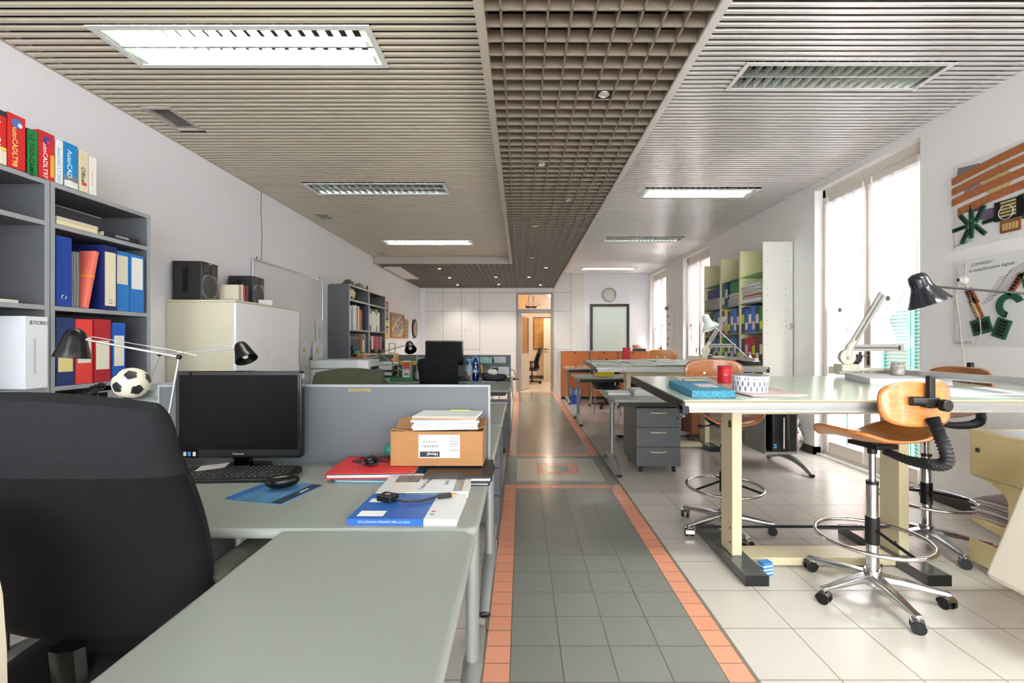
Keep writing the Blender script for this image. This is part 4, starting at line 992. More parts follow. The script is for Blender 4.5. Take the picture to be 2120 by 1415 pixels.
# ---- first grey bookcases
BC_A = bookcase_grey('grey bookcase at the left edge of the picture, mostly empty', 1.50, 2.198)
BC_B = bookcase_grey('grey bookcase filled with blue and red binders', 2.203, 2.795)
XS = -2.283
G1 = None
binder('royal blue binder with a finger ring, upper shelf, at the left upright', 2.232, .08, 1.417, .348, (20, 62, 148), None)
t = thing('plastic_sleeves', 'clear plastic sleeves of papers beside the salmon folder', 'papers', (XS, 2.335, 1.417), 0)
b = MB(glass_mat('clear_sleeve_plastic', (236, 238, 240), .3, .25)); [b.bc((-.12, -.012+.011*i, .15), (.22, .001, .30), (0, 0, 2*i-3)) for i in range(4)]; b.build('sleeve', t)
b = MB(PAPERG); [b.bc((-.125, -.008+.010*i, .145), (.21, .0075, .285), (0, 0, 2*i-3)) for i in range(4)]; b.build('papers', t)
t = thing('folder', 'salmon pink folder leaning against the navy binder', 'folder', (XS, 2.378, 1.419), 0); t.rotation_euler.x = math.radians(-11)
b = MB(C(232, 116, 98)); b.box(-.24, 0, 0, .022, 0, .315); b.build('cover', t, bev=.002); b = MB(C(226, 160, 50)); b.box(-.2405, .0008, -.0005, .0225, .17, .18); b.build('elastic_band', t)
binder('dark navy binder with a long cream label in the middle of the upper shelf', 2.47, .085, 1.417, .352, (24, 34, 96), 1, labz=(.06, .90), labrgb=(222, 214, 186), x=XS+.012)
binder('bright blue binder with handwritten cream sheet, upper shelf', 2.557, .093, 1.417, .340, (34, 120, 196), 1, labz=(.45, .93), labrgb=(218, 212, 196), hole=False)
binder('bright blue binder with white sheet, last on the upper shelf', 2.655, .10, 1.417, .338, (34, 116, 192), 1, labz=(.40, .95), labrgb=(232, 232, 226), hole=False)
binder('worn navy binder with small yellow label on the lower shelf', 2.232, .095, 1.022, .338, (28, 52, 104), 1, labz=(.2, .42), labrgb=(226, 206, 140), hole=False)
binder('light red binder with white label on the lower shelf', 2.332, .092, 1.022, .335, (226, 66, 56), 1, labz=(.32, .72), hole=False)
binder('crimson binder with tall white label on the lower shelf', 2.432, .10, 1.022, .34, (176, 32, 44), 1, labz=(.2, .66), hole=False)
binder('blue binder with torn white label, last of the lower shelf', 2.542, .082, 1.022, .325, (26, 92, 184), 1, labz=(.25, .78), hole=False)
# flat books on the upper board
def flat_book(label, y0, y1, z, h, rgb, pg=(222, 210, 180), x=XS, d=.2, txt=None):
    t = thing('book', label, 'book', (x, (y0+y1)/2, z)); w = (y1-y0)/2
    b = MB(C(*rgb)); b.box(-d, 0, -w, w, 0, .003); b.box(-d, 0, -w, w, h-.003, h); b.box(-d, -d+.003, -w, w, .003, h-.003)
    if txt: b.box(-.003, 0, -w, w, .003, h-.003)
    b.build('cover', t)
    b = MB(C(*pg, rough=.8)); b.box(-d+.003, -.004, -w+.002, w-.002, .003, h-.003); b.build('pages', t)
    if txt: text(txt, h*.6, C(230, 230, 230), t, (.0004, 0, h/2), '+X')
flat_book('thick cream book lying flat, lower of two on the top board', 2.235, 2.455, 1.822, .026, (226, 210, 170))
flat_book('thin pale book lying flat, upper of two on the top board', 2.235, 2.455, 1.849, .011, (206, 204, 196))
flat_book('black spined book lying flat beside the cream books', 2.49, 2.715, 1.822, .028, (28, 30, 44), txt='INGEGNERI', d=.17)
sheets('white papers lying on the middle board of the nearly empty bookcase', -2.42, 1.99, 1.417, .22, .19, .014, 4, 4)
t = binder('large white ring binder standing at the end of the lower board', 2.073, .10, 1.022, .335, (222, 224, 228), None, x=-2.262, d=.29, hole=False)
text('ƎTICINO'.replace('Ǝ', 'B'), .026, C(60, 60, 64), t, (.0008, .01, .305), '+X', 0, .8); text('DOCUMENTAZIONE TECNICA', .012, C(130, 130, 134), t, (.0008, -.01, .15), '+X', -90)
# software boxes on top
def sbox(label, y0, y1, h, rgb, txt, tcol, ts, d=.19, extra=None, side=None, spin=-90, z=2.0205):
    t = thing('software_box', label, 'box', (XS+.003, (y0+y1)/2, z), 0, None); w = (y1-y0)/2-.001
    b = MB(C(*rgb, rough=.35)); b.box(-d, 0, -w, w, 0, h)
    if side: b.m(C(*side)); b.box(-d, -.001, -w-.0006, -w, 0, h)
    bo = b.build('carton', t, bev=.0015)
    if txt: text(txt, ts, C(*tcol), t, (.0006, -w*.25, h*.42), '+X', spin, 1.0, bold=.0003)
    if extra:
        for (a, c0, c1, z0, z1) in extra:
            e = MB(C(*a)); e.box(0, .0007, c0*w, c1*w, z0*h, z1*h); e.build('printed_band', t)
    return t
sbox('red drawing software box with black top at the picture edge', 1.955, 2.014, .235, (206, 38, 34), 'AutoCADLT', (240, 240, 240), .036, extra=[((28, 24, 24), -1, 1, .90, 1), ((230, 200, 60), -1, 1, .27, .32), ((226, 214, 190), -1, 1, 0, .26)])
g = sbox('tall red software box with a blue globe emblem, release 98', 2.018, 2.092, .243, (205, 42, 44), 'AutoCADLT98', (236, 214, 120), .030)
e = MB(C(80, 110, 180)); e.cyl((.0006, 0, .205), (.0012, 0, .205), .022, 20); e.m(C(226, 226, 232)); e.cyl((.0006, .012, .200), (.0015, .012, .200), .010, 16); e.build('emblem', g)
sbox('narrow green box between the two red software boxes', 2.098, 2.145, .208, (30, 122, 60), 'LE TAD-CAMH', (20, 50, 36), .030, side=(14, 50, 30))
g = sbox('red software box with blue disc emblem and yellow lettering, release 97', 2.149, 2.222, .226, (198, 40, 46), 'AutoCADLT97', (240, 235, 225), .029, extra=[((228, 170, 50), .45, .95, .08, .55)])
e = MB(C(60, 64, 140)); e.cyl((.0006, 0, .185), (.0012, 0, .185), .019, 20); e.m(C(220, 60, 60)); e.cyl((.0006, .006, .180), (.0015, .006, .180), .009, 16); e.build('emblem', g)
sbox('slim white software box with pale blue lettering', 2.226, 2.264, .214, (226, 228, 228), 'AutoCAD LT 2005', (130, 180, 210), .022)
sbox('blue software box with grey and white foot', 2.267, 2.338, .222, (30, 128, 190), 'AutoCAD LT', (230, 240, 248), .034, extra=[((120, 124, 128), -1, 1, .14, .26), ((224, 222, 214), -1, 1, 0, .14)])
sbox('beige office software box with red triangle', 2.346, 2.395, .212, (222, 208, 176), 'Office', (40, 36, 34), .032, extra=[((196, 70, 70), -.5, .6, .16, .24)])
sbox('plain off-white software box at the end of the row', 2.400, 2.442, .202, (232, 226, 220), 'Paint Shop Pro', (222, 170, 160), .012)

# ---- cream cupboard with speakers
t = thing('tall_cupboard', 'tall cream sided cupboard with two white doors against the left wall', 'cupboard', (-2.56, 3.28, 0))
b = MB(CREAM); b.box(0, .48, 0, .94, .04, 1.53); b.box(0, .50, -.005, .945, 1.53, 1.545); b.build('body', t, bev=.002)
for (a, c_) in ((.003, .46), (.463, .937)):
    b = MB(mat('white_cupboard_door', (226, 226, 226), .4)); b.box(.481, .5, a, c_, .045, 1.528); b.build('door', t, bev=.002)
b = MB(BLACKP); b.box(.03, .46, .02, .92, 0, .04); b.build('plinth', t)
def speaker(label, x, y, z, rz, w=.19, d=.20, h=.285):
    # front faces +X
    t = thing('speaker', label, 'speaker', (x, y, z), rz, 'black bookshelf speakers')
    b = MB(mat('speaker_black', (34, 33, 32), .5)); b.box(-d, 0, -w/2, w/2, 0, h); b.build('cabinet', t, bev=.003)
    b = MB(mat('speaker_front', (28, 29, 30), .3)); b.box(0, .008, -w/2, w/2, 0, h); b.build('baffle', t, bev=.003)
    b = MB(mat('speaker_cone', (60, 60, 62), .5)); Rx = Euler((0, PI/2, 0)).to_matrix()
    b.lathe([(.0001, .004), (.02, .006), (.07, -.0+.0005), (.078, .004), (.083, .001)], 28, (.0085, 0, .105), Rx); b.build('woofer', t)
    b = MB(C(110, 112, 112, rough=.3)); b.rr(-.086, .086, .018, .192, .04, .008, .0092, 'x'); b.build('woofer_surround', t)
    b = MB(mat('speaker_cone', (60, 60, 62), .5)); b.rr(-.08, -.005, .205, .268, .014, .008, .013, 'x'); b.rr(.010, .075, .205, .268, .014, .008, .013, 'x'); b.build('tweeter', t, bev=.003)
    b = MB(C(200, 200, 200)); b.box(.008, .0095, -.015, .02, .273, .279); b.build('badge', t)
    b = MB(BLACKP); b.box(-.125, -.09, -w/2-.004, -w/2, .055, .235); [b.box(-.118, -.098, -w/2-.008, -w/2-.004, .075+i*.045, .087+i*.045) for i in range(4)]; b.build('wall_bracket', t)
    return t
speaker('black bookshelf speaker on the cream cupboard, nearer the grey bookcase', -2.335, 3.40, 1.545, 3)
speaker('black bookshelf speaker on the cream cupboard, beside the whiteboard', -2.335, 4.03, 1.545, 3, h=.27)
t = thing('letter_box', 'open box full of envelopes between the two speakers', 'box', (-2.32, 3.66, 1.545), 0)
b = MB(C(228, 214, 196)); b.box(-.10, .06, -.075, .075, 0, .014); b.build('carton', t)
cols = [(226, 214, 190), (220, 208, 190), (196, 40, 44), (230, 222, 210), (170, 110, 60), (228, 220, 200), (150, 40, 50), (90, 96, 150)]
for i in range(8):
    e = MB(C(*cols[i])); e.bc((0, -.062+i*.018, .075), (.15-.01*(i % 3), .006, .115+.02*((i*5) % 4)/4), (0, 0, 4*math.sin(i*2))); solo(e, 'envelope', ('cream', 'ivory', 'bright red', 'off-white', 'brown', 'pale beige', 'dark crimson', 'slate blue')[i]+' envelope standing in the open box between the speakers', 'envelope', (-2.31, 3.66, 1.5452+.016), 0, 'envelopes between the speakers')
t = thing('stapler', 'brown and white opened letter beside the far speaker', 'letter', (-2.18, 3.84, 1.545)); t.name = 'opened_letter'
b = MB(PAPER); b.bc((.02, 0, .026), (.1, .004, .05), (10, 0, 30)); b.m(C(150, 92, 50)); b.bc((-.02, .01, .027), (.05, .005, .054), (5, 0, 20)); b.build('paper', t)

# ---- wall things on the left
t = thing('whiteboard', 'large aluminium framed whiteboard on the left wall', 'whiteboard', (XL, 4.317, 1.03))
b = MB(mat('whiteboard_face', (222, 223, 224), .5)); b.box(.005, .018, .012, 1.53, .012, 1.0); b.build('board', t)
b = MB(ALU); b.box(.002, .024, 0, .025, 0, 1.012); b.box(.002, .024, 1.517, 1.542, 0, 1.012); b.box(.002, .024, .025, 1.517, .987, 1.012); b.box(.002, .024, .025, 1.517, 0, .025); b.build('frame', t, bev=.003)
b = MB(BLACKP); [b.cyl((.01, y_, 1.012), (.01, y_+.01, 1.04), .004, 6) for y_ in (.08, 1.45)]; b.build('hook', t)
b = MB(C(120, 118, 116)); b.tube([(XL+.01, 4.478, 2.02), (XL+.012, 4.485, 2.3), (XL+.008, 4.475, 2.55), (XL+.01, 4.478, 2.735)], .0035, 6); solo(b, 'wall_cable', 'thin grey cable running from the whiteboard up to the ceiling', 'cable')
def wall_paper(label, y0, y1, z0, z1, rgb=(226, 226, 228), x=XL+.03, marks=None, name='paper_sheet', cat='paper', lift=.002):
    b = MB(C(*rgb, rough=.7)); b.box(0, lift, 0, y1-y0, 0, z1-z0)
    o = solo(b, name, label, cat, (x, y0, z0))
    if marks:
        q = MB(INK); [q.box(lift+.0002, lift+.0008, a*(y1-y0), c_*(y1-y0), e_*(z1-z0), f_*(z1-z0)) for a, c_, e_, f_ in marks]; q.build('drawing', o)
    return o
wall_paper('white list sheet taped to the right edge of the whiteboard', 5.62, 5.86, 1.20, 1.52, marks=[(.3, .5, .3+.05*i, .31+.05*i) for i in range(9)])
def face_sheet(label, y0, y1, z0, z1):
    o = wall_paper(label, y0, y1, z0, z1, x=XL+.045); q = MB(C(110, 112, 120))
    w_, h_ = y1-y0, z1-z0
    q.lathe([(w_*.30, 0), (w_*.31, .0006)], 20, (.003, w_/2, h_*.5), Euler((0, PI/2, 0)).to_matrix()); q.m(C(214, 180, 80)); q.ball((.003, w_/2, h_*.62), w_*.12, 10, 6, .05); q.m(INK); [q.box(.0025, .0032, w_*.3, w_*.7, h_*(.2+.04*i), h_*(.21+.04*i)) for i in range(3)]; q.build('drawing', o)
face_sheet('white sheet with a round face sketch, first of the two', 5.18, 5.38, .96, 1.26)
face_sheet('white sheet with a round face sketch, beside the taped list', 5.5, 5.75, .94, 1.24)
# posters by the dartboard
rnd = random.Random(3)
def collage(label, y0, y1, z0, z1, ny, nz, frame):
    t = thing('photo_board', label, 'pinboard', (XL+.002, y0, z0)); w_, h_ = y1-y0, z1-z0
    b = MB(C(226, 220, 206)); b.box(0, .012, .0, w_, 0, h_); b.build('backing', t)
    pal = [(190, 50, 50), (70, 110, 160), (226, 206, 150), (60, 60, 66), (210, 130, 60), (90, 140, 100), (226, 222, 214), (160, 130, 110), (120, 150, 190), (220, 190, 60)]
    for k, c_ in enumerate(pal):
        q = MB(C(*c_, rough=.6))
        for i in range(ny):
            for j in range(nz):
                if rnd.randrange(len(pal)) == k or (i*7+j*3) % len(pal) == k:
                    a = (i+.08+.1*rnd.random())/ny*w_; e = (j+.08+.1*rnd.random())/nz*h_; q.box(.0121+.0003*k, .0134+.0003*k, .03*0+a, a+.8*w_/ny, e, e+.8*h_/nz)
        if q.v: q.build('pasted_pictures', t)
    if frame:
        b = MB(C(186, 118, 58)); b.box(0, .03, -.03, 0, -.03, h_+.03); b.box(0, .03, w_, w_+.03, -.03, h_+.03); b.box(0, .03, 0, w_, -.03, 0); b.box(0, .03, 0, w_, h_, h_+.03); b.build('frame', t)
collage('unframed strip poster of small colourful pictures beside the grey bookcase', 7.95, 8.75, 1.30, 2.02, 4, 14, False)
collage('wooden framed collage board of many small coloured pictures', 8.92, 9.86, 1.36, 1.80, 12, 12, True)
t = thing('wall_plaque', 'narrow tan wooden plaque between collage board and dartboard', 'plaque', (XL+.001, 10.0, 1.33)); b = MB(C(176, 150, 110)); b.box(0, .02, 0, .28, 0, .42); b.build('board', t); b = MB(C(90, 66, 40)); [b.box(.02, .024, .04, .24, .06+.09*i, .07+.09*i) for i in range(4)]; b.build('strips', t)
t = thing('dartboard', 'round dartboard with red and black segments near the corner', 'dartboard', (XL+.001, 10.9, 1.57)); Rx = Euler((0, PI/2, 0)).to_matrix()
cD = [C(32, 30, 30), C(222, 208, 176), C(176, 40, 40), C(40, 90, 60)]
b = MB(cD[0]); b.lathe([(.0001, .03), (.225, .03), (.225, 0)], 40, (0, 0, 0), Rx); b.build('disc', t)
b = MB(cD[1]); q = MB(cD[2])
for i in range(20):
    a0_, a1_ = i*18, i*18+18
    (b if i % 2 else q).lathe([(.10, .0), (.165, .0)] if i % 2 else [(.098, 0), (.108, 0)], 2, (.0308, 0, 0), Rx, a0_, a1_)
    (q if i % 2 == 0 else b).lathe([(.16, 0), (.172, 0)], 2, (.0312, 0, 0), Rx, a0_, a1_)
    if i % 2: b.lathe([(.016, 0), (.098, 0)], 2, (.0308, 0, 0), Rx, a0_, a1_)
q.lathe([(.0001, 0), (.012, 0)], 12, (.0315, 0, 0), Rx)
b.build('pale_segments', t); q.build('red_segments', t)
# ================================================================== second grey bookcases and the cluttered desks
bookcase_grey('grey bookcase beyond the whiteboard, nearer half of the pair', 6.03, 6.815)
bookcase_grey('grey bookcase beyond the whiteboard, farther half of the pair', 6.82, 7.63)
S2 = (.6, 1.02, 1.415, 1.82)
def model_toy(label, y, rgb, k):
    t = thing('toy_tank' if k else 'toy_figure', label, 'toy', (-2.40, y, 2.0205)); b = MB(C(*rgb))
    if k:
        b.box(-.06, .06, -.11, .11, .0, .035); b.bc((0, 0, .05), (.09, .16, .03)); b.build('hull', t, bev=.006); b = MB(C(*rgb)); b.bc((0, -.01, .075), (.06, .08, .026)); b.cyl((.0, .03, .078), (.0, .20, .082), .005, 8); b.cyl((.02, -.03, .085), (.02, -.03, .12), .003, 6); b.build('turret', t, bev=.004)
    else:
        b.box(-.04, .04, -.05, .05, 0, .012); b.cyl((0, 0, .012), (.01, .01, .07), .018, 8); b.ball((.01, .01, .085), .016, 8, 6); b.build('body', t); b = MB(C(220, 180, 60)); b.cyl((.02, .02, .03), (.04, .05, .11), .004, 6); b.ball((.0, -.03, .04), .014, 8, 6); b.build('trim_piece', t)
model_toy('olive toy tank with its gun on top of the nearer grey bookcase', 6.32, (60, 58, 40), 1)
model_toy('small tan toy tank near the bookcases joint', 6.72, (110, 96, 60), 1)
model_toy('small colourful toy figure on top of the farther grey bookcase', 7.05, (70, 50, 70), 0)
t = thing('crumpled_package', 'crumpled cream package on the top board of the nearer bookcase', 'package', (-2.40, 6.24, 1.8205)); b = MB(C(222, 206, 172, rough=.8))
b.grid(lambda u, v: ((.09+.02*math.sin(u*40+v*9))*math.cos(u*2*PI)*math.sin(PI*v)**.5, (.17+.02*math.sin(u*25))*math.sin(u*2*PI)*math.sin(PI*v)**.5, .085-.085*math.cos(PI*v)+.012*math.sin(u*30+v*11)*math.sin(PI*v)), 28, 12); b.build('wrapping', t)
def row(y, z, items, where, x=-2.29, d=.2):
    # items: (colour word, rgb, width, height, kind)
    n = len(items); ords = ['first', 'second', 'third', 'fourth', 'fifth', 'sixth', 'seventh', 'eighth', 'ninth', 'tenth']
    for i, (cw, rgb, w, h, k) in enumerate(items):
        lab = '%s %s, %s on %s' % (cw, {'b': 'binder', 'k': 'book', 's': 'spiral booklet'}[k], ords[i], where)
        if k == 'b': binder(lab, y, w, z, h, rgb, 1 if sum(rgb) < 500 else None, x=x, d=.26, hole=(w > .06))
        else:
            t = book(lab, x, y, z, w, d, h, rgb, name='spiral_booklet' if k == 's' else 'book')
            if k == 's': q = MB(C(225, 225, 225)); [q.box(.0005, .004, -.004, .004, h*(.05+.09*j), h*(.08+.09*j)) for j in range(10)]; q.build('spiral', t)
        y += w+.002
row(6.06, 1.417, [('white-headed', (214, 214, 216), .06, .30, 'k'), ('striped grey', (120, 120, 130), .05, .27, 'k'), ('pale blue', (150, 180, 210), .035, .28, 'k'), ('white', (216, 216, 212), .07, .33, 'b'), ('light grey', (190, 190, 188), .05, .34, 'k'), ('red', (176, 36, 40), .04, .31, 'k'),
     ('cream', (222, 204, 160), .055, .33, 'k'), ('crimson', (164, 30, 36), .07, .29, 's'), ('dark blue', (40, 44, 70), .04, .29, 's')], 'the middle board of the nearer bookcase')
t = thing('laptop_bag', 'black bag leaning on the right of the middle board', 'bag', (-2.42, 6.66, 1.417)); b = MB(mat('black_nylon', (26, 26, 28), .7)); b.grid(lambda u, v: (.14*math.cos(u*2*PI), .035*math.sin(u*2*PI)*(1+.3*math.sin(v*5))+.05*v*v*.8-.03, .36*v), 20, 12); b.build('bag_body', t); b = MB(BLACKP); b.tube([(.10, .0, .30), (.13, .02, .37), (.02, .03, .375), (-.06, .02, .34)], .006, 6); b.build('strap', t)
row(6.845, 1.417, [('royal blue', (50, 70, 150), .10, .345, 'b'), ('white', (212, 212, 204), .16, .30, 'b'), ('narrow white', (226, 226, 222), .05, .29, 'k'), ('green edged', (120, 140, 100), .09, .34, 'b'), ('plain white', (224, 224, 222), .10, .30, 'b')], 'the middle board of the farther bookcase')
# lower boards
t = thing('storage_box', 'black storage box on the lower board of the nearer bookcase', 'box', (-2.43, 6.30, 1.0205)); b = MB(C(26, 26, 30)); b.box(-.12, .12, -.18, .18, 0, .30); b.build('carton', t, bev=.004); b = MB(C(70, 74, 80)); b.box(-.123, .123, -.183, .183, .27, .302); b.build('lid', t)
def lump(label, name, cat, x, y, z, sx, sy, sz, rgb, seed=1, rough=.75):
    b = MB(C(*rgb, rough=rough)); b.grid(lambda u, v: (sx*math.cos(u*2*PI)*math.sin(PI*v)**.4*(1+.12*math.sin(7*u*2*PI/2+seed+v*5)), sy*math.sin(u*2*PI)*math.sin(PI*v)**.4*(1+.08*math.cos(u*19+seed)), sz*.5*(1-math.cos(PI*v))*(1+.10*math.sin(u*2*PI*3+seed))), 24, 12)
    return solo(b, name, label, cat, (x, y, z))
lump('crumpled dark blue cloth before the black storage box', 'cloth', 'cloth', -2.297, 6.30, 1.15, .010, .12, .07, (50, 84, 110), 2).location.z = 1.1205
b = MB(C(40, 150, 80)); b.box(-.008, .008, -.09, .09, 0, .05); solo(b, 'small_box', 'small green box in front of the black storage box', 'box', (-2.297, 6.36, 1.0705+.0))
lump('crumpled brown envelope at the front of the lower board', 'envelope', 'envelope', -2.27, 6.42, 1.0205, .03, .14, .05, (190, 130, 70), 4)
b = MB(C(206, 80, 150)); b.box(-.012, .012, -.10, .10, 0, .018); solo(b, 'folder', 'magenta folder at the bottom front of the lower board', 'folder', (-2.285, 6.16, 1.0205))
b = MB(C(30, 120, 200)); b.box(-.10, .008, -.01, .01, 0, .20); solo(b, 'folder', 'bright blue folder standing at the left of the lower board', 'folder', (-2.292, 6.065, 1.0205))
row(6.52, 1.022, [('brown', (150, 110, 80), .04, .33, 'k'), ('black', (30, 30, 32), .06, .33, 'b'), ('pale green', (140, 180, 150), .04, .34, 'k'), ('charcoal', (60, 60, 66), .05, .32, 'k')], 'the lower board beside the black box')
row(6.845, 1.022, [('red and white', (200, 60, 70), .05, .35, 'k')], 'the lower board of the farther bookcase')
t = thing('magazine_file', 'black magazine file full of red spiral booklets', 'magazine file', (-2.29, 6.93, 1.0215)); b = MB(BLACKP); b.box(-.25, .0, 0, .003, 0, .24); b.box(-.25, 0, .62, .623, 0, .24); b.box(-.25, 0, 0, .62, 0, .003); b.box(-.003, 0, .003, .62, .003, .09); [b.box(-.003, .002, .003+.09*i, .01+.09*i, .09, .10) for i in range(7)]; b.build('file_case', t)
bcol = [('mauve', (150, 130, 160)), ('white', (222, 218, 220)), ('red', (190, 36, 50)), ('crimson', (170, 30, 44)), ('scarlet', (200, 46, 54)), ('wine red', (150, 28, 40)), ('violet', (110, 80, 130)), ('deep red', (176, 34, 40))]
for i, (cw, rgb) in enumerate(bcol):
    tt = book('%s spiral booklet in the black magazine file, number %d from the near end' % (cw, i+1), -2.297, 6.945+i*.074, 1.0255, .045, .2, .31, rgb, name='spiral_booklet'); tt['label'] = '%s spiral booklet in the black magazine file, %s' % (cw, ('near end', 'beside the mauve one', 'left of the crimson one', 'between red and scarlet', 'in the middle of the reds', 'darkest of the reds', 'second from the far end', 'far end')[i])
    q = MB(C(225, 225, 225)); [q.box(.0005, .004, -.004, .004, .31*(.30+.07*j), .31*(.33+.07*j)) for j in range(10)]; q.build('spiral', tt)
b = MB(C(60, 120, 140)); b.box(-.2, 0, -.18, .18, 0, .07); b.m(C(40, 60, 70)); b.box(-.2, .001, -.18, .18, .07, .085); solo(b, 'flat_box', 'teal flat box on the bottom visible board, farther bookcase', 'box', (-2.29, 7.1, .6205+.0))
b = MB(C(22, 84, 170)); b.box(-.12, .12, -.25, .25, 0, .30); solo(b, 'storage_box', 'blue storage box beside the paper trays', 'box', (-2.1, 7.15, .4605), bev=.006)
t = thing('side_table', 'grey low side cabinet in front of the farther grey bookcase', 'cabinet', (-2.08, 7.2, 0)); b = MB(SHELFG); b.box(-.19, .19, -.40, .40, 0, .46); b.build('body', t); b = MB(BLACKP); b.box(.19, .20, -.39, .39, .05, .44); b.build('door', t)
# printer on its cabinet
t = thing('printer_cabinet', 'grey cabinet carrying the printer beside the cream cupboard', 'cabinet', (-1.93, 4.98, 0)); b = MB(SHELFG); b.box(-.34, .34, -.42, .42, 0, .79); b.build('body', t); b = MB(SHELFE); b.box(-.35, .35, -.43, .43, .79, .81); b.build('top', t, bev=.003)
b = MB(DGREY); b.box(-.33, .33, -.438, -.42, .05, .77); b.build('door', t)
t = thing('printer', 'pale grey multifunction printer on the cabinet below the whiteboard', 'printer', (-1.92, 4.93, .8105), 0)
PG = mat('printer_pale_grey', (196, 200, 196), .4); PW = mat('printer_white', (220, 220, 220), .35)
b = MB(PG); b.rr(-.28, .22, -.21, .21, .03, 0, .15); b.build('body', t, bev=.01); b = MB(PG); b.rr(-.285, .225, -.215, .215, .03, .155, .245); b.build('scanner_lid', t, bev=.012)
b = MB(PW); b.rr(.13, .33, -.20, .20, .03, .10, .2451); b.build('output_side', t, bev=.012); b = MB(BLACKP); b.box(.331, .338, -.12, .12, .13, .17); b.m(DGREY); b.bc((.37, 0, .13), (.10, .20, .006), (0, 14, 0)); b.build('paper_tray', t)
sheets('loose white sheets on the cabinet before the printer', -2.0, 4.66, .8105, .28, .20, .012, 15, 4, jit=.02)
# third workstation
monitor('tall black monitor on the cluttered far desk', -1.085, 6.42, .535, .345, .92, 0)
t = thing('water_bottle', 'blue plastic water bottle standing on the far desk', 'bottle', (-.615, 6.12, DZ), 0)
BL = glass_mat('blue_bottle_plastic', (60, 150, 235), .12, .05); b = MB(BL); b.lathe([(.0001, .002), (.038, .004), (.044, .02), (.043, .09), (.040, .11), (.044, .13), (.044, .17), (.036, .19), (.042, .22), (.038, .26), (.020, .30), (.0135, .315), (.0135, .33)], 24); b.build('bottle_body', t)
b = MB(glass_mat('blue_water', (70, 160, 240), .03)); b.lathe([(.0001, .006), (.036, .008), (.040, .05), (.040, .085), (.0001, .085)], 20); b.build('water', t)
b = MB(C(40, 150, 215)); b.lathe([(.0155, .315), (.016, .338), (.0001, .338)], 16); b.build('cap', t); b = MB(C(60, 130, 190)); b.lathe([(.0449, .11), (.0452, .165)], 24); b.m(C(215, 225, 232)); b.lathe([(.0455, .12), (.0455, .145)], 8, a0=230, a1=300); b.build('label_band', t)
t = thing('spray_bottle', 'white spray bottle with pale blue cap behind the water bottle', 'bottle', (-.71, 6.28, DZ)); b = MB(C(222, 224, 222, rough=.4)); b.lathe([(.0001, 0), (.034, .001), (.036, .02), (.036, .17), (.018, .21), (.016, .225)], 20); b.build('bottle_body', t); b = MB(C(110, 190, 215)); b.cyl((0, 0, .222), (0, 0, .27), .018, 14); b.bc((-.01, 0, .28), (.07, .028, .022)); b.build('cap', t)
t = thing('pencil_cup', 'dark pencil cup holding scissors, pens and a yellow tool', 'pencil cup', (-.50, 6.25, DZ)); b = MB(C(60, 50, 46)); b.lathe([(.0001, .002), (.038, .002), (.040, .10), (.037, .10), (.035, .006)], 20); b.build('cup', t)
t0 = t; b = MB(C(226, 170, 40)); b.bc((-.05, -.06, .16), (.035, .02, .06)); b.M = None
s = thing('scissors', 'scissors with black ring handles standing in the pencil cup', 'scissors', (-.485, 6.25, DZ+.01)); b = MB(BLACKP); b.torus(.020, .004, (-.02, 0, .19), Euler((PI/2, 0, 0)).to_matrix(), 16, 6); b.torus(.020, .004, (.03, 0, .17), Euler((PI/2, .0, 0)).to_matrix(), 16, 6); b.build('handle', s); b = MB(ALU); b.tube([(-.015, 0, .17), (.0, 0, .02)], .004, 6); b.tube([(.018, 0, .155), (-.004, 0, .02)], .004, 6); b.build('blade', s)
s = thing('utility_knife', 'yellow utility knife standing in the pencil cup', 'knife', (-.515, 6.27, DZ+.008)); b = MB(C(228, 172, 36)); b.bc((-.02, 0, .10), (.02, .012, .20), (0, -8, 0)); b.build('handle', s)
b = MB(C(150, 92, 60)); b.lathe([(.0001, 0), (.03, .001), (.033, .07), (.0001, .07)], 18); solo(b, 'jar', 'small brown jar left of the water bottle', 'jar', (-.72, 6.14, DZ))
t = thing('telephone', 'black desk telephone between the chair and the water bottle', 'telephone', (-.80, 6.08, DZ), 20); b = MB(BLACKP); b.add([(-.09, -.10, 0), (.09, -.10, 0), (.09, .10, 0), (-.09, .10, 0), (-.09, -.10, .02), (.09, -.10, .02), (.09, .10, .06), (-.09, .10, .06)], [(0, 3, 2, 1), (4, 5, 6, 7), (0, 1, 5, 4), (1, 2, 6, 5), (2, 3, 7, 6), (3, 0, 4, 7)]); b.build('base', t, bev=.006); b = MB(SATIN); b.tube([(-.06, -.09, .05), (-.062, 0, .075), (-.06, .09, .085)], [.026, .018, .026], 10); b.build('handset', t)
lump('heap of black bags and cables near the walkway edge of the far desk', 'cable_heap', 'clutter', -.36, 6.12, DZ, .17, .12, .09, (34, 34, 36), 3, .6)
lump('crumpled white paper ball on the cable heap', 'paper_ball', 'paper', -.38, 6.12, DZ+.082, .07, .05, .07, (226, 224, 216), 5)
sheets('purple-grey papers lying over the cable heap', -.27, 6.16, DZ+.080, .16, .12, .012, 20, 3, (180, 172, 190))
sheets('white crumpled slip near the front edge of the far desk', -.43, 5.99, DZ, .18, .06, .006, 5, 2)
t = thing('tape_measure', 'yellow and black tape measure at the walkway end of the desk', 'tape measure', (-.185, 6.1, DZ)); b = MB(BLACKP); b.box(-.035, .035, -.02, .02, 0, .05); b.build('case', t, bev=.008); b = MB(C(230, 214, 40)); b.box(-.033, .033, -.022, .022, .05, .066); b.build('top_band', t, bev=.004)
sheets('pale blue sheet on the far desk right of the black chair', -.80, 5.90, DZ, .2, .12, .003, 8, 1, (120, 180, 215))
